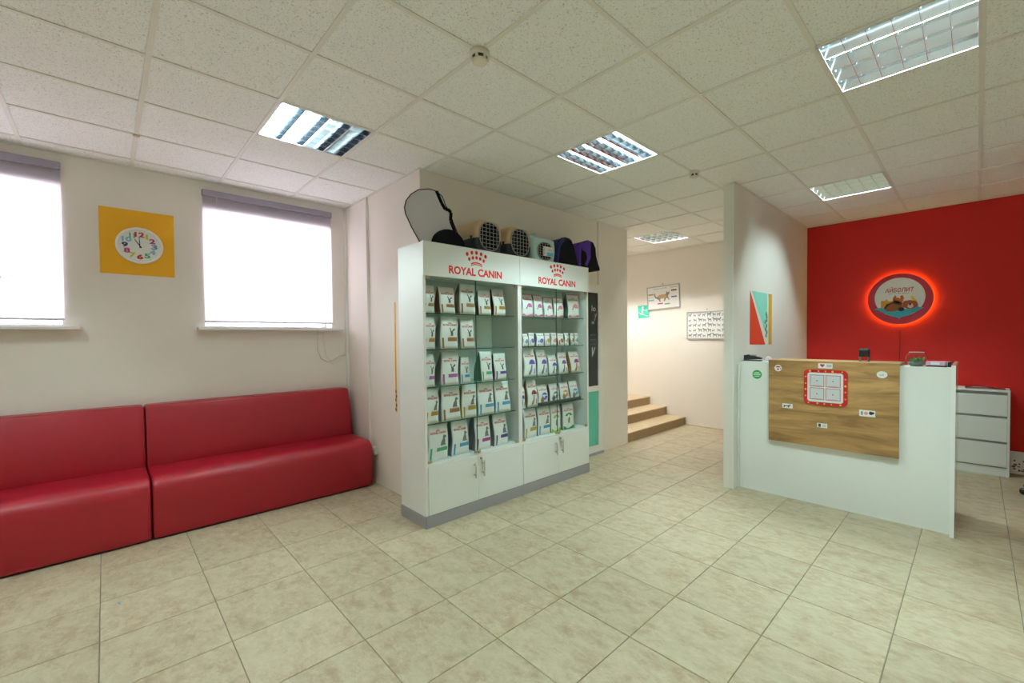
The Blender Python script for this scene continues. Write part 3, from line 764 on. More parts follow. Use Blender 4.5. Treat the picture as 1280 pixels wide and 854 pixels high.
dome = circ(.13, 0, .155, 18, .135, 0, math.pi)
MB().poly(dome, fnp(.014), 0, .030).obj('mesh_flap', M_BLACKF, t)

def wire_door(parent, cy, cz, rw, rh, x):
    b = MB()
    def outl(a):   # rounded oblong
        c_, s_ = math.cos(a), math.sin(a); k = (abs(c_) ** 2.6 + abs(s_) ** 2.6) ** (-1 / 2.6)
        return (cy + rw * c_ * k, cz + rh * s_ * k)
    ring = [outl(2 * math.pi * i / 20) for i in range(21)]
    b.tube([(x, *p) for p in ring], .0045, 5, 0, False)
    for i in range(-2, 3):
        y = cy + i * rw * .36; hh = rh * (1 - abs(i * .36) ** 2.6) ** (1 / 2.6); b.tube([(x, y, cz - hh), (x, y, cz + hh)], .003, 5)
    for i in range(-3, 4):
        z = cz + i * rh * .27; ww = rw * (1 - abs(i * .27) ** 2.6) ** (1 / 2.6); b.tube([(x + .003, cy - ww, z), (x + .003, cy + ww, z)], .0026, 5)
    return b.obj('wire_door', M_WIRE, parent)
def hard_carrier(y0, y1, h, label, up, lo, split=.41, sticker=False, door=(.73, .42, .49)):
    t = thing('plastic_carrier', label, 'pet carrier', (1.60, (y0 + y1) / 2, ZT), 0, 'hard plastic pet carriers on the cabinets')
    w = (y1 - y0) / 2
    def sec(x, s, zlo, zhi, n=9):
        """half section of the shell between two heights, narrowing to the top"""
        def wz(z): q = z / h; return w * s * (.86 + .16 * math.sin(math.pi * min(q / .9, 1))) * (1 if q < .72 else max(.02, 1 - ((q - .72) / .28) ** 2.4 * .45))
        zs = [zlo + (zhi - zlo) * i / (n - 1) for i in range(n)]
        return [(x, -wz(z), z) for z in zs] + [(x, wz(z), z) for z in zs[::-1]]
    xs = [(-.19, .86, .93), (-.175, .96, .97), (-.08, 1.0, 1.0), (.0, 1.0, .98), (.10, .98, .86), (.155, .90, .76)] if sticker else [(-.19, .86, .93), (-.175, .96, .97), (-.08, 1.0, 1.0), (.05, 1.0, 1.0), (.13, .98, .98), (.155, .90, .93)]
    for nm, m_, a, c in (('lower_shell', lo, .0, split), ('upper_shell', up, split, 1.0)):
        rg = [sec(x, s, a * h + (.004 if a == 0 else 0), c * h * (hs_ if c == 1 else 1)) for x, s, hs_ in xs]
        MB().rings(rg, 0, True, True).obj(nm, m_, t)
    cz, rh, rw = h * door[2], h * door[1], w * door[0]
    fz = [(rw * math.cos(a) * (abs(math.cos(a)) ** 2.6 + abs(math.sin(a)) ** 2.6) ** (-1 / 2.6), cz + rh * math.sin(a) * (abs(math.cos(a)) ** 2.6 + abs(math.sin(a)) ** 2.6) ** (-1 / 2.6)) for a in [2 * math.pi * i / 20 for i in range(20)]]
    MB().poly(fz, fnp(.156), 0, .003).obj('opening', M_BLACKF, t)
    wire_door(t, 0, cz, rw, rh, .166)
    hb = MB().tube([(-.09, 0, h * 1.0), (-.08, 0, h + .016), (.02, 0, h + .016), (.03, 0, h * 1.0)], .006, 6)
    hb.obj('handle', lo if up is M_TAN else up, t)
    for s in (-1, 1):
        for x in (-.10, .10): MB().box((x - .012, s * w * 1.01 - .004, split * h - .022), (x + .012, s * w * 1.01 + .004, split * h + .02)).obj('side_clip', lo, t)
    rimb = MB()
    rg = [[(x, y * 1.012, z) for x, y, z in sec(xx, s, split * h - .005, split * h + .006, 2)] for xx, s, _ in xs]
    rimb.rings(rg, 0, True, True).obj('rim', up, t)
    if sticker:
        lb = MB().box((.172, -.035, .055), (.175, .105, .150)); lb.obj('sticker', M_WPR, t)
        MB().box((.1755, .015, .060), (.1765, .10, .095)).obj('sticker_band', pc((.10, .50, .72)), t)
        sx = MB(); put_text(sx, 'abc', .03, .115, .055, .014, fnp(.1755)); put_text(sx, 'S', -.028, .07, .014, .06, fnp(.1755)); sx.obj('sticker_marks', pc((.2, .28, .32)), t)
    return t
hard_carrier(2.095, 2.400, .292, 'tan and black plastic pet carrier with wire door, left of two', M_TAN, M_CHAR)
hard_carrier(2.462, 2.765, .292, 'tan and black plastic pet carrier beside the mint one', M_TAN, M_CHAR)
hard_carrier(2.790, 3.112, .290, 'mint green plastic pet carrier with white and blue sticker', M_TEAL, M_TEAL, .40, True, (.62, .30, .36))

def soft_carrier(y0, y1, prof, name_label, mside, split_u, mfront2):
    t = thing('soft_carrier', name_label, 'pet carrier', (1.62, y0, ZT), 0, 'soft fabric pet carriers on the cabinets')
    n = len(prof); L_ = [(-.19, .90), (-.18, .97), (-.09, 1.0), (.08, 1.0), (.135, .97), (.148, .90)]
    cu = sum(p[0] for p in prof) / n
    rg = [[(x, cu + (u - cu) * s, max(v * s, .001)) for u, v in prof] for x, s in L_]
    b = MB(); N = n
    for i in range(len(L_) - 1):
        for k in range(N):
            pu = (prof[k][0] + prof[(k + 1) % N][0]) / 2
            b.add([rg[i][k], rg[i][(k + 1) % N], rg[i + 1][(k + 1) % N], rg[i + 1][k]], [[0, 1, 2, 3]], 1 if pu < split_u else 0, True)
    b.add(rg[0], [list(range(N))[::-1]], 0); b.add(rg[-1], [list(range(N))], 0)
    b.obj('body', [M_BLACKF, mside], t)
    if mfront2:
        fp = [p for p in prof if p[0] < split_u]
        ff = [(cu + (u - cu) * .9, v * .9 + .004) for u, v in fp]
        us = cu + (split_u - cu) * .9
        vtop = max(v for u, v in ff)
        ff = [(us - .02, .03)] + sorted([p for p in ff if p[1] > .06], key=lambda p: p[0])[::1] + [(us, vtop)]
        mfp = [(.085, .045), (.115, .02), (.185, .12), (.192, .305), (.10, .295), (.035, .255), (.045, .19), (.10, .18), (.125, .13), (.115, .09)]
        MB().poly(mfp, fnp(.1485), 0, .003).obj('purple_panel', mfront2, t)
    MB().tube([(.1, u * .98 + cu * .02, v + .003) for u, v in prof if v > .2], .004, 5).obj('piping', M_BLACKF, t)
    return t
p1 = [(0, .0), (.012, .10), (.03, .19), (.06, .235), (.12, .285), (.19, .302), (.24, .285), (.275, .23), (.30, .15), (.33, .06), (.36, .0)]
p1 = p1[::-1]
soft_carrier(3.125, 3.48, p1, 'navy and black soft pet carrier between mint carrier and purple one', M_BLUEF, .13, None)
p2 = [(0.0, .0), (.0, .14), (.01, .24), (.05, .275), (.12, .30), (.20, .325), (.255, .315), (.29, .27), (.30, .18), (.33, .10), (.375, .025), (.37, .0)]
p2 = p2[::-1]
soft_carrier(3.485, 3.86, p2, 'purple and black soft pet carrier at the right end', M_PURP, .12, M_PURP)

# =================================================================== WALL PRINTS AND CLOCK
fl = lambda u, v, d_: (XL + .001 + d_, u, v)
o = MB().poly([(-.205, 2.039), (.264, 2.039), (.267, 2.584), (-.205, 2.582)], fl, 0, .002).obj('yellow_square', M_YEL)
tag(o, 'plain yellow square panel on the wall behind the clock', 'wall panel')
ck = thing('wall_clock', 'round white wall clock with colourful numbers on yellow square', 'clock', (XL + .0035, .038, 2.287))
R0 = .152
MB().lathe([(R0, 0), (R0, .020), (R0 - .006, .032), (R0 - .016, .034), (R0 - .022, .026), (R0 - .022, .0)], (0, 0, 0), 40, 0, 'x').obj('case', M_WEDGE, ck)
MB().poly(circ(0, 0, R0 - .02, 40), fnp(.012), 0, .002).obj('dial', M_WEDGE, ck)
nc = {12: (.65, .03, .04), 1: (.75, .6, .03), 2: (.6, .04, .25), 3: (.15, .30, .55), 4: (.30, .55, .75), 5: (.08, .45, .15), 6: (.60, .03, .05), 7: (.75, .62, .03), 8: (.62, .04, .28), 9: (.02, .06, .14), 10: (.30, .55, .75), 11: (.10, .48, .18)}
for k, c in nc.items():
    a = math.pi / 2 - k * math.pi / 6; r_ = .093
    w_, h_ = (.040 if k < 10 else .062), .042
    if k == 1: w_ = .014
    if k == 11: w_ = .036
    nb = MB(); put_text(nb, str(k), math.cos(a) * r_ - w_ / 2, math.sin(a) * r_ - h_ / 2, w_, h_, fnp(.0150), 0, .045)
    nb.obj('numeral', pc(c), ck)
def hand(ang, L_, w_, x):
    c_, s_ = math.cos(ang), math.sin(ang); P = [(-.02, -w_), (L_, -w_ * .5), (L_, w_ * .5), (-.02, w_)]
    return MB().poly([(p * c_ - q * s_, p * s_ + q * c_) for p, q in P], fnp(x), 0, .0015)
hand(math.radians(92), .078, .0035, .018).obj('minute_hand', M_BLK, ck)
hand(math.radians(122), .060, .0045, .0160).obj('hour_hand', M_BLK, ck)
tk = MB()
for i in range(60):
    if i % 5: continue
    a = i * math.pi / 30; tk.poly(circ(math.cos(a) * .124, math.sin(a) * .124, .0018, 6), fnp(.0145))
tk.obj('tick_marks', M_BLK, ck)
MB().poly(circ(0, 0, R0 - .02, 40), fnp(.026)).obj('cover_glass', M_WINGL, ck)

# yellow strip with dark paw prints on the bay side wall
ys = thing('yellow_strip', 'narrow yellow strip with black paw marks left of the cabinets', 'wall sticker', (.925, 1.768, .785))
MB().box((-.0125, -.002, 0), (.0125, 0, 1.04)).obj('strip', M_YEL, ys)
pw = MB(); fby = lambda u, v, d_: (u, -.0025 - d_, v)
def paw(mb, u, v, s, fn):
    mb.poly(circ(u, v, s * .5, 10, s * .42), fn)
    for a, b__ in ((-.55, .45), (-.2, .75), (.2, .75), (.55, .45)): mb.poly(circ(u + a * s, v + b__ * s, s * .17, 7, s * .22), fn)
for i, (u, v) in enumerate(((-.006, .02), (.008, .06), (-.004, .11), (.008, .145), (.0, .19))): paw(pw, u, v, .022, fby)
pw.obj('paw_marks', M_BLK, ys)
# partition stickers
ps = thing('wall_stickers', 'red, mint and yellow geometric stickers on the partition beside the counter', 'wall sticker', (3.156, 4.52, 1.38))
fx = fnp(0.0)
def pv(*pts): return [(p[0], p[1]) for p in pts]
MB().poly(pv((0, .01), (.47, .0), (.012, .565)), fx, 0, .001).obj('red_triangle', M_ORED, ps)
MB().poly(pv((.065, .565), (.53, .565), (.54, .075)), fx, 0, .001).obj('mint_triangle', M_MINT, ps)
MB().poly(pv((.575, .0), (.68, .0), (.69, .565), (.575, .565)), fx, 0, .001).obj('yellow_bar', M_SAND, ps)
pw = MB()
for u, v in ((.50, .33), (.52, .26), (.46, .24), (.51, .20), (.47, .16), (.52, .13), (.49, .09), (.52, .30)): paw(pw, u, v, .032, fnp(.0015))
pw.obj('paw_marks', M_BLK, ps)

# hall posters and exit sign
fyw = lambda y: (lambda u, v, d_: (u, y - d_, v))
def frame_poster(x0, x1, z0, z1, label, rot=0.0):
    t = thing('framed_poster', label, 'poster', (x0, YF - .001, z0))
    t.rotation_euler = (0, rot, 0)
    w_, h_ = x1 - x0, z1 - z0
    MB().box((0, -.010, 0), (w_, 0, h_)).obj('backing', M_WPR, t)
    b = MB()
    for a, c in (((0, -.02, 0), (w_, 0, .014)), ((0, -.02, h_ - .014), (w_, 0, h_)), ((0, -.02, 0), (.014, 0, h_)), ((w_ - .014, -.02, 0), (w_, 0, h_))): b.box(a, c)
    b.obj('frame', pc((.45, .47, .48), .3), t)
    MB().lathe([(.008, 0), (.008, .01), (.002, .014)], (w_ * .5, -.001, h_ + .03), 8, 0, 'y').obj('hook', pc((.3, .12, .08)), t)
    return t, w_, h_
fp_ = fyw(-.0105)
CATW = [(.00, .62), (.03, .80), (.07, .82), (.07, .62), (.13, .48), (.22, .52), (.50, .55), (.68, .62), (.78, .78), (.80, .90), (.85, .80), (.92, .80), (.95, .88), (.97, .72), (.90, .60), (.86, .50), (.90, .30), (.98, .20), (.90, .18), (.82, .34), (.74, .34), (.66, .10), (.58, .10), (.64, .34), (.45, .34), (.36, .30), (.40, .08), (.32, .08), (.26, .28), (.16, .34), (.06, .42)]
t, w_, h_ = frame_poster(.700, 1.312, 1.935, 2.335, 'framed cat anatomy poster with coloured labels above the exit sign', -.045)
MB().poly([(.14 + p[0] * .30, .11 + p[1] * .21) for p in CATW], fp_, 0).obj('cat_picture', pc((.30, .25, .20)), t)
MB().poly(circ(.29, .215, .085, 16, .035), fyw(-.0112)).obj('cat_belly', pc((.62, .42, .22)), t)
for i, (u, v, c) in enumerate(((.03, .255, (.6, .35, .12)), (.03, .155, (.25, .50, .65)), (.20, .085, (.50, .08, .25)), (.33, .07, (.12, .48, .25)), (.46, .29, (.06, .06, .07)), (.46, .18, (.18, .15, .45)))):
    MB().poly(rect(u, v, u + .10, v + .022), fp_).obj('colour_label', pc(c), t)
tt = MB(); put_text(tt, 'ANATOMY', .13, .345, .26, .018, fp_); tt.obj('title', pc((.25, .28, .45)), t)
tt = MB(); put_text(tt, 'ROYAL CANIN', .45, .345, .12, .016, fp_, 0, .02); tt.obj('brand_text', pc((.6, .1, .1)), t)
DOGS = [(.0, .0), (.12, .0), (.16, .35), (.55, .38), (.62, .0), (.74, .0), (.74, .5), (.95, .75), (1.0, .85), (.82, 1.0), (.72, .85), (.60, .68), (.15, .65), (-.02, .85), (.02, .55)]
t, w_, h_ = frame_poster(1.428, 2.10, 1.427, 1.872, 'framed poster of many small grey dogs partly behind the partition')
random.seed(5); dg = MB()
for r_ in range(5):
    for c_ in range(8):
        s = .045 + .03 * random.random(); u0 = .03 + c_ * .078; v0 = .03 + r_ * .083
        fl_ = random.random() < .5
        dg.poly([(u0 + ((1 - p[0]) if fl_ else p[0]) * s, v0 + p[1] * s) for p in DOGS], fp_)
tag(dg.obj('dog_pictures', pc((.22, .24, .25)), t), kind='stuff')
ex = thing('exit_sign', 'small turquoise emergency exit sign with white running figure on hall wall', 'sign', (.503, YF - .001, 1.800))
ex.rotation_euler = (0, -.04, 0)
MB().box((0, -.006, 0), (.215, 0, .225)).obj('plate', M_EXIT, ex)
rm = MB(); fe = fyw(-.0065)
rm.poly(circ(.10, .19, .016, 10), fe)
rm.poly([(.07, .11), (.085, .17), (.115, .17), (.12, .135), (.145, .13), (.145, .14), (.11, .15), (.105, .10), (.12, .055), (.105, .05), (.09, .095), (.06, .075), (.035, .09), (.035, .075), (.06, .06)], fe)
rm.poly([(.01, .10), (.20, .015), (.20, .03), (.01, .115)], fe)
rm.poly([(.15, .14), (.175, .11), (.205, .15), (.19, .15), (.175, .13), (.16, .15)], fe)
rm.obj('running_figure', M_WPR, ex)

# =================================================================== LIT ROUND SIGN
sx, sz, sr = 4.137, 1.905, .305
sg = thing('round_sign', 'backlit round clinic sign with sleeping animals on red wall', 'sign', (sx, YF, sz))
MB().lathe([(sr, .040), (sr, .066), (sr - .004, .070), (0.0001, .070)], (0, 0, 0), 56, 0, 'y', False).obj('red_disc', pc((.55, .03, .06)), sg)
MB().lathe([(0.0001, .0705), (.235, .0705), (.235, .0720), (.0001, .0720)], (0, 0, .018), 48, 0, 'y', False).obj('white_disc', pc((.93, .97, .98)), sg)
MB().lathe([(sr - .022, .012), (sr - .012, .012), (sr - .012, .026), (sr - .022, .026), (sr - .022, .012)], (0, 0, 0), 56, 0, 'y', False).obj('led_ring', M_NEON, sg)
MB().lathe([(.15, .0), (.15, .045)], (0, 0, 0), 24, 0, 'y', False).obj('spacer', M_BLACKP, sg)
f0 = fyw(-.0725); f1 = fyw(-.0735); f3 = fyw(-.0745); f4 = fyw(-.0755)
b = MB(); put_text(b, 'АЙБОЛИТ', -.135, .080, .27, .066, f0, 0, .018, .18); b.obj('lettering', pc((.50, .01, .04)), sg)
b = MB(); put_text(b, 'ВЕТКЛИНИКА', -.10, .058, .19, .011, f0); b.obj('small_lettering', pc((.2, .2, .22)), sg)
MB().poly([(-.235, -.115), (-.20, -.10), (-.17, -.10), (-.13, -.118), (.0, -.13), (.13, -.115), (.165, -.095), (.19, -.11), (.225, -.115), (.205, -.125), (.17, -.150), (.09, -.200), (.015, -.222), (.0, -.245), (-.015, -.225), (-.10, -.195), (-.17, -.150), (-.20, -.125)], f0).obj('blue_pillow', pc((.06, .50, .66)), sg)
MB().poly([(-.17, -.10), (-.175, -.04), (-.165, -.01), (-.14, -.02), (-.115, .005), (-.10, -.025), (-.02, -.02), (.03, -.04), (.03, -.10), (-.10, -.12)], f1).obj('yellow_cat', pc((.72, .36, .03)), sg)
MB().poly([(-.055, -.04), (-.06, .01), (-.04, .045), (-.025, .035), (-.03, .015), (-.01, .015), (.01, .0), (.01, .035), (.03, .045), (.045, .01), (.035, -.03), (-.0, -.055)], f1).obj('orange_crab', pc((.62, .16, .03)), sg)
MB().poly([(-.14, -.10), (-.12, -.055), (-.06, -.035), (.02, -.06), (.03, -.13), (-.06, -.15), (-.12, -.145)], f3).obj('dog_body', pc((.36, .11, .03)), sg)
MB().poly([(-.145, -.115), (-.115, -.06), (-.06, -.04), (.0, -.055), (.04, -.055), (.0, -.072), (-.06, -.055), (-.10, -.075), (-.13, -.12)], f4).obj('dark_tail', pc((.02, .015, .02)), sg)
MB().poly([(.03, -.10), (.04, -.03), (.10, -.02), (.16, -.04), (.175, -.09), (.14, -.12), (.09, -.13)], f3).obj('dog_head', pc((.42, .09, .03)), sg)
MB().poly([(.075, -.10), (.085, -.065), (.125, -.065), (.13, -.105), (.10, -.12)], f4).obj('dog_muzzle', pc((.75, .72, .66)), sg)
MB().poly(circ(.10, -.07, .012, 8), fyw(-.0762)).obj('dog_nose', M_BLK, sg)
MB().poly(circ(.02, -.125, .03, 12, .025), f4).obj('dark_paw', pc((.03, .03, .05)), sg)
MB().poly([(.10, .02), (.12, .03), (.13, .01), (.16, -.03), (.15, -.045), (.12, -.02)], f1).obj('yellow_bird', pc((.75, .55, .02)), sg)
cb = MB().tube([(0, -.006, -.30), (.002, -.006, -.50), (0, -.006, -.75)], .0035, 5); cb.obj('power_cable', pc((.33, .01, .01)), sg)

# =================================================================== RECEPTION COUNTER
dk = thing('reception_counter', 'white reception counter with oak front panel below the round sign', 'reception desk', (3.158, 4.16, 0), 0.0)
# local frame: x along the counter, y away from the viewer
MB().box((.018, .055, .0), (1.510, .075, 1.232)).obj('front_panel', M_WHITE, dk)
MB().box((0, .03, 0), (.018, .65, 1.205)).obj('left_side', M_WHITE, dk)
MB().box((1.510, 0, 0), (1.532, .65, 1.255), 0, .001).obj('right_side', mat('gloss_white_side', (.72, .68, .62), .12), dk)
MB().box((1.508, -.002, 0), (1.533, .0, 1.2555)).obj('edge_strip', M_WEDGE, dk)
MB().box((.018, .075, 1.214), (1.510, .33, 1.232)).obj('counter_top', M_WHITE, dk)
MB().box((.018, .075, .735), (1.510, .65, .76)).obj('worktop', M_WHITE, dk)
op = MB().box((.285, .020, .515), (1.218, .040, 1.238)).obj('oak_panel', M_OAK, dk)
MB().box((.283, .018, 1.238), (1.222, .36, 1.256), 0, .001).obj('oak_ledge', M_OAK, dk)
MB().box((.40, .040, .60), (.44, .055, 1.20)).box((1.05, .040, .60), (1.09, .055, 1.20)).obj('spacer', M_BLACKP, dk)
def sticker(name, pts, u, v, m_, label, y=4.18, extra=None):
    t = thing(name, label, 'sticker', (u, y - .001, v), 0)
    MB().poly(pts, fyw(0), 0, .0012).obj('base', m_, t)
    if extra: extra(t)
    return t
f_s = fyw(-.0015)
YO = 4.18; YW = 4.215
def ex1(t):
    b = MB()
    for v, w_ in ((.018, .020), (.006, .032), (-.004, .030), (-.018, .022)): b.poly(rect(-w_, v - .0025, w_, v + .0025), f_s)
    b.obj('lines', M_WPR, t)
sticker('round_sticker', circ(0, 0, .042, 24), 3.330, 1.112, pc((.03, .42, .10)), 'green round sticker on the white left part of the counter', YW, ex1)
def ex2(t):
    b = MB(); b.poly(circ(0, .006, .020, 12, .014, 0, math.pi), f_s); b.poly(circ(0, -.010, .009, 10), f_s); b.obj('mark', pc((.55, .05, .06)), t)
    MB().poly(circ(.020, -.004, .005, 8), f_s).obj('blue_mark', pc((.08, .10, .35)), t)
sticker('round_sticker', circ(0, 0, .030, 24), 3.522, 1.183, M_WPR, 'white round sticker with red mark, top left of the oak panel', YO, ex2)
def ex3(t):
    b = MB(); put_text(b, 'ok', -.016, -.010, .032, .020, f_s, 0, 0, .3); b.obj('mark', pc((.35, .36, .5)), t)
sticker('oval_sticker', circ(0, 0, .034, 24, .028), 4.270, 1.164, M_WPR, 'white oval sticker at the top right of the oak panel', YO, ex3)
def ex4(t):
    MB().poly([(-.020, .012), (-.034, .016), (-.040, .006), (-.022, -.014), (-.004, .006), (-.010, .016)], f_s).obj('red_heart', pc((.6, .05, .1)), t)
    MB().poly(rect(.010, -.010, .045, .012), f_s).obj('grey_mark', pc((.55, .57, .6)), t)
sticker('small_sticker', rect(-.052, -.022, .052, .022), 3.888, 1.218, M_WPR, 'white sticker with a red heart above the red frame', YO, ex4)
def ex5(t):
    b = MB(); b.poly([(-.03 + p[0] * .06, -.013 + p[1] * .026) for p in DOGS], f_s); b.obj('cat_silhouette', M_BLK, t)
sticker('small_sticker', rect(-.042, -.020, .042, .020), 3.600, .845, M_WPR, 'white sticker with black cat at the left of the oak panel', YO, ex5)
def ex6(t):
    MB().poly(circ(.024, .004, .014, 10), f_s).poly(circ(.038, .006, .009, 8), f_s).obj('black_mark', M_BLK, t)
    MB().poly(circ(-.008, 0, .014, 10), f_s).obj('pink_mark', pc((.7, .35, .35)), t)
    MB().poly(rect(-.042, -.015, -.028, .015), f_s).obj('grey_mark', pc((.25, .3, .32)), t)
sticker('small_sticker', rect(-.052, -.026, .052, .026), 4.178, .845, M_WPR, 'white sticker with black and pink marks at the right of the panel', YO, ex6)
def ex7(t):
    MB().poly(rect(-.028, -.014, -.010, .014), f_s).obj('dark_mark', pc((.04, .05, .12)), t)
    MB().poly(rect(.002, -.012, .028, .012), f_s).obj('grey_mark', pc((.6, .62, .66)), t)
sticker('small_sticker', rect(-.037, -.019, .037, .019), 3.868, .704, M_WPR, 'small white sticker lowest on the oak panel', YO, ex7)
# red frame with four cells
qf = thing('red_notice_board', 'red rounded notice board with four white squares on the oak panel', 'notice board', (3.888, YO - .001, 1.032))
def rrect(w_, h_, r):
    P = []
    for cx_, cy_, a in ((w_ - r, h_ - r, 0), (-w_ + r, h_ - r, 90), (-w_ + r, -h_ + r, 180), (w_ - r, -h_ + r, 270)):
        for k in range(6): A = math.radians(a + 18 * k); P.append((cx_ + r * math.cos(A), cy_ + r * math.sin(A)))
    return P
MB().poly(rrect(.158, .152, .035), fyw(0), 0, .008).obj('red_plate', pc((.62, .015, .02), .3), qf)
MB().poly(rrect(.130, .126, .022), fyw(-.0083), 0, .0008).obj('white_plate', pc((.72, .78, .80)), qf)
rl = MB(); gc = MB(); mk = MB()
for i in (-1, 1):
    for j in (-1, 1):
        cu, cv = i * .058, j * .056
        rl.poly(rect(cu - .053, cv - .051, cu + .053, cv + .051), fyw(-.0095)); gc.poly(rect(cu - .0485, cv - .0465, cu + .0485, cv + .0465), fyw(-.0100))
        mk.poly(circ(cu, cv, .006, 8), fyw(-.0104)); mk.poly(rect(cu - .035, cv - .044, cu + .035, cv - .041), fyw(-.0104))
rl.obj('red_outlines', pc((.5, .05, .08)), qf); gc.obj('square', pc((.62, .68, .71)), qf); mk.obj('small_marks', pc((.5, .12, .2)), qf)
for k in range(18):
    a = 2 * math.pi * k / 18 + .15; c_, s_ = math.cos(a), math.sin(a); m_ = max(abs(c_) / .144, abs(s_) / .139)
    MB().poly(circ(c_ / m_, s_ / m_, .0065 if k % 3 else .009, 7), fyw(-.0085)).obj('yellow_dot', pc((.78, .55, .08)), qf)

# things on the counter
TZ = 1.2325
t = thing('stapler', 'black and grey stapler lying on the left end of the counter', 'stapler', (3.252, 4.33, TZ), -.12)
MB().box((-.085, -.02, 0), (.085, .02, .012), 0, .003).obj('base', pc((.03, .05, .055)), t)
b = MB(); b.add([(-.08, -.018, .012), (.085, -.014, .020), (.085, .014, .020), (-.08, .018, .012), (-.08, -.018, .055), (-.04, -.018, .062), (.085, -.014, .034), (.085, .014, .034), (-.04, .018, .062), (-.08, .018, .055)],
             [[0, 1, 6, 5, 4], [3, 9, 8, 7, 2], [0, 3, 2, 1], [4, 5, 8, 9], [5, 6, 7, 8], [1, 2, 7, 6], [0, 4, 9, 3]]); b.obj('arm', M_BLACKP, t)
MB().box((-.02, -.019, .05), (.03, .019, .062), 0, .004).obj('grey_cap', pc((.35, .38, .40)), t)
t = MB().box((-.045, -.06, 0), (.045, .06, .004)).obj('paper_stack', M_WPR); t.location = (3.394, 4.335, TZ); tag(t, 'thin stack of white paper beside the stapler', 'paper')
b = MB(); b.rings([[(r_ * .035 * math.cos(a) * (1 + .25 * math.sin(3 * a + z * 60)), r_ * .035 * math.sin(a), z) for a in [k * math.pi / 6 for k in range(12)]] for r_, z in ((1, .0), (1, .012), (.75, .028), (.35, .042), (.05, .046))], 0, True)
t = b.obj('crumpled_cloth', pc((.72, .60, .66))); t.location = (3.390, 4.34, TZ + .0045); tag(t, 'pale pink crumpled tissue on the white paper', 'tissue')
t = thing('rubber_stamp', 'black self-inking stamp standing on the oak ledge', 'stamp', (4.135, 4.33, 1.2565))
b = MB().box((-.034, -.02, 0), (-.024, .02, .055)).box((.024, -.02, 0), (.034, .02, .055)).box((-.034, -.02, 0), (.034, .02, .004)); b.obj('frame', pc((.20, .20, .21)), t)
MB().box((-.036, -.024, .040), (.036, .024, .098), 0, .006).obj('body', M_BLACKP, t)
MB().box((-.034, -.023, .098), (.034, .023, .108), 0, .003).obj('cap', pc((.05, .05, .055)), t)
t = thing('glass_bowl', 'round glass bowl with green plants on the counter', 'glass bowl', (4.462, 4.36, TZ))
prof = [(.035, .0), (.052, .012), (.066, .035), (.070, .060), (.064, .085), (.050, .102), (.046, .108)]
MB().rings([[(r_ * math.cos(k * math.pi / 14), r_ * math.sin(k * math.pi / 14), z) for k in range(28)] for r_, z in prof], 0, True, False).obj('bowl', M_BOWLG, t)
MB().tube([(.046 * math.cos(k * math.pi / 12), .046 * math.sin(k * math.pi / 12), .108) for k in range(25)], .0016, 5, 0, False).obj('rim', pc((.7, .74, .74)), t)
MB().lathe([(.0001, .002), (.034, .003), (.050, .014), (.060, .030), (.0001, .032)], (0, 0, 0), 20).obj('gravel', pc((.22, .26, .25)), t)
random.seed(9)
for i in range(26):
    a = random.random() * 6.28; r_ = .036 * math.sqrt(random.random()); x, y = r_ * math.cos(a), r_ * math.sin(a); hh = .020 + .026 * random.random(); da = random.random() * 6.28
    dx, dy = .018 * math.cos(da), .018 * math.sin(da)
    MB().add([(x, y, .03), (x + dx - dy * .7, y + dy + dx * .7, .03 + hh * .6), (x + dx * 1.6, y + dy * 1.6, .03 + hh), (x + dx + dy * .7, y + dy - dx * .7, .03 + hh * .6)], [[0, 1, 2], [0, 2, 3]]).obj('leaf', pc((.03, .26, .06) if i % 3 else (.08, .40, .12)), t)
t = thing('card_box', 'pink box of cards on a black holder at the counter right end', 'card holder', (4.585, 4.35, TZ), -.05)
MB().box((-.062, -.045, 0), (.055, .045, .010)).obj('holder', M_BLACKP, t)
MB().box((-.062, -.044, .010), (.048, .04, .040), 0, .002).obj('pink_box', pc((.70, .42, .55)), t)
MB().box((-.035, -.0455, .016), (.015, -.0442, .034)).obj('white_label', M_WPR, t)
t = thing('phone_stand', 'small black and white holder beside the pink card box', 'holder', (4.652, 4.36, TZ))
MB().box((-.010, -.04, 0), (.010, .04, .042), 0, .003).obj('body', M_BLACKP, t); MB().box((-.013, -.036, .006), (-.0105, .03, .038)).obj('white_card', M_WPR, t)

# =================================================================== DRAWER UNIT, FRAME, CHAIR
t = thing('drawer_unit', 'white three-drawer chest against the red wall behind the counter', 'chest of drawers', (4.30, 6.37, 0))
Wd, Dd, Hd = .742, .285, .895
MB().box((0, 0, 0), (.018, Dd, Hd - .02)).obj('side_panel', M_WHITE, t); MB().box((Wd - .018, 0, 0), (Wd, Dd, Hd - .02)).obj('side_panel', M_WHITE, t)
MB().box((0, -.002, Hd - .02), (Wd, Dd, Hd), 0, .001).obj('top', M_WHITE, t); MB().box((.018, .02, .0), (Wd - .018, Dd, Hd - .02)).obj('carcass', pc((.35, .38, .36)), t)
MB().box((.018, .012, .0), (Wd - .018, .02, .085)).obj('plinth', M_WHITE, t)
for z0, z1 in ((.098, .338), (.362, .602), (.626, .842)):
    MB().box((.020, 0, z0), (Wd - .020, .018, z1), 0, .002).obj('drawer', M_WHITE, t)
b = MB(); rg = []
for i in range(9):
    u = i / 8; z = .003 + .018 * math.sin(u * math.pi) ** 2 + .010 * math.sin(u * 6)
    rg.append([(u * .30, 0, max(z, .002)), (u * .30, .17, max(z * .8, .002)), (u * .30, .17, max(z * .8, .002) + .002), (u * .30, 0, max(z, .002) + .002)])
b.rings(rg, 0, True); t = b.obj('magazine', pc((.25, .03, .05))); t.location = (4.71, 6.42, .8955); tag(t, 'open dark red magazine curling on top of the chest', 'magazine')
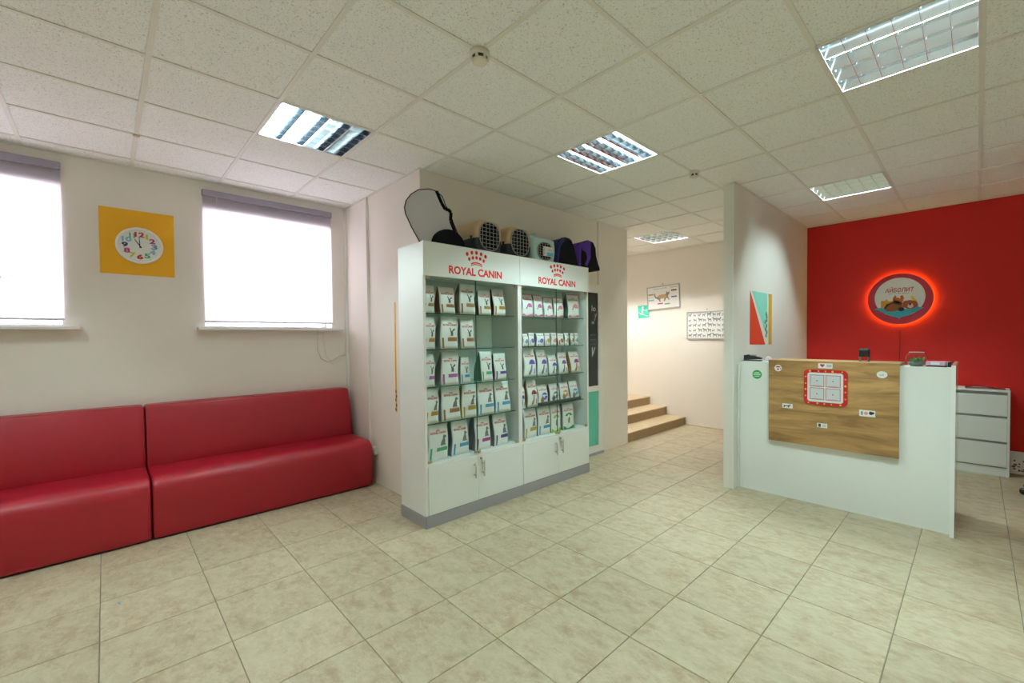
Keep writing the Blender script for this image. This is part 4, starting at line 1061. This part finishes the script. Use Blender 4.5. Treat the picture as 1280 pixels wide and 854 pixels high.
t = MB().box((0, 0, 0), (.22, .15, .004)).obj('paper_sheets', M_WPR); t.location = (4.47, 6.41, .8955); tag(t, 'flat white sheets on the chest beside the magazine', 'paper')
t = thing('leaning_picture', 'white patterned picture leaning on the red wall right of the chest', 'picture', (5.055, 6.60, 0))
t.rotation_euler = (-.10, 0, 0)
MB().box((0, 0, 0), (.30, .012, .235)).obj('board', M_WPR, t)
random.seed(4); b = MB(); b2 = MB()
for i in range(26):
    q = (b if i % 2 else b2); u, v = .02 + .26 * random.random(), .02 + .19 * random.random()
    q.poly(circ(u, v, .006 + .010 * random.random(), 7, .005 + .008 * random.random()), lambda a, c, d_: (a, -.0008 - d_, c))
b.obj('red_pattern', pc((.40, .05, .06)), t); b2.obj('dark_pattern', pc((.10, .14, .12)), t)
t = thing('office_chair', 'black office chair of which only a castor shows at the right edge', 'chair', (5.42, 5.80, 0), .02)
MB().tube([(0, 0, .09), (0, 0, .42)], .03, 12).obj('column', M_BLACKP, t)
for k in range(5):
    a = math.pi + k * 2 * math.pi / 5; c_, s_ = math.cos(a), math.sin(a)
    lg = MB().tube([(0, 0, .12), (c_ * .16, s_ * .16, .11), (c_ * .31, s_ * .31, .075)], [.03, .024, .016], 8).obj('leg', M_BLACKP, t)
    MB().lathe([(.0001, -.022), (.026, -.022), (.0285, -.015), (.0285, .015), (.026, .022), (.0001, .022)], (c_ * .31, s_ * .31, .0287), 16, 0, 'y').obj('castor', M_BLACKP, lg)
MB().box((-.24, -.24, .43), (.24, .24, .50), 0, .03).obj('seat', M_BLACKF, t)
MB().box((.17, -.21, .60), (.23, .21, 1.05), 0, .028).obj('backrest', M_BLACKF, t)
MB().tube([(.0, 0, .425), (.24, 0, .44), (.255, 0, .62), (.22, 0, .80)], .015, 8).obj('back_support', M_BLACKP, t)

# =================================================================== SMALL FITTINGS
def detector(x, y, r, label):
    t = thing('smoke_detector', label, 'smoke detector', (x, y, H - .0015), 0, 'smoke detectors on the ceiling grid')
    MB().lathe([(r, 0), (r, -.018), (r * .86, -.024), (r * .86, -.024), (.0001, -.024)], (0, 0, 0), 28).obj('base', pc((.76, .72, .62)), t)
    MB().lathe([(r * .78, -.024), (r * .74, -.040), (.0001, -.040)], (0, 0, 0), 28).obj('dark_vents', M_BLACKP, t)
    MB().lathe([(r * .80, -.0400), (r * .70, -.052), (r * .5, -.056), (.0001, -.056)], (0, 0, 0), 28).obj('cap', pc((.78, .74, .64)), t)
    b = MB()
    for k in range(6):
        a = k * math.pi / 3; c_, s_ = math.cos(a) * r * .76, math.sin(a) * r * .76; b.box((c_ - .006, s_ - .006, -.042), (c_ + .006, s_ + .006, -.022))
    b.obj('ribs', pc((.76, .72, .62)), t)
detector(3.00, 1.20, .050, 'round cream smoke detector nearest the camera')
detector(3.02, 3.56, .042, 'smaller smoke detector near the partition end')
t = thing('ceiling_hook', 'small cream bracket on the ceiling grid near the left window', 'bracket', (.60, .0, H - .0015))
MB().lathe([(.020, 0), (.020, -.006), (.010, -.012), (.0001, -.012)], (0, 0, 0), 14).obj('plate', pc((.66, .60, .42)), t)
t = thing('wall_socket', 'small white socket box on the wall beside the sofa end', 'socket', (.435, 1.7685, .30))
MB().box((0, -.030, 0), (.065, 0, .075), 0, .004).obj('body', M_PLASTIC, t)
MB().lathe([(.022, 0), (.022, .003), (.018, .004), (.0001, .001)], (.0325, -.030, .0375), 16, 0, 'y').obj('cover', M_WEDGE, t)
b = MB()
b.tube([(XL + .05, 1.44, 1.584), (XL + .02, 1.44, 1.50), (XL + .008, 1.445, 1.36), (XL + .008, 1.48, 1.27), (XL + .008, 1.55, 1.23), (XL + .008, 1.62, 1.26), (XL + .008, 1.68, 1.30), (XL + .01, 1.742, 1.30)], .0035, 6)
cbl = thing('hanging_cables', 'white cables looping from the window sill into the wall corner', 'cable'); b.obj('thick_cable', pc((.66, .63, .60)), cbl)
b = MB(); b.tube([(XL + .05, 1.50, 1.584), (XL + .012, 1.50, 1.50), (XL + .006, 1.53, 1.30), (XL + .006, 1.60, 1.20), (XL + .006, 1.68, 1.24), (XL + .006, 1.74, 1.34)], .0018, 5)
b.obj('thin_cable', pc((.66, .63, .60)), cbl)
b = MB().add([(0, 0, .0012), (.030, .004, .0012), (.034, .012, .003), (.004, .010, .002)], [[0, 1, 2, 3]])
t = b.obj('paper_scrap', pc((.10, .38, .66))); t.location = (1.385, -.17, 0); tag(t, 'tiny blue paper scrap on the floor tile', 'scrap')
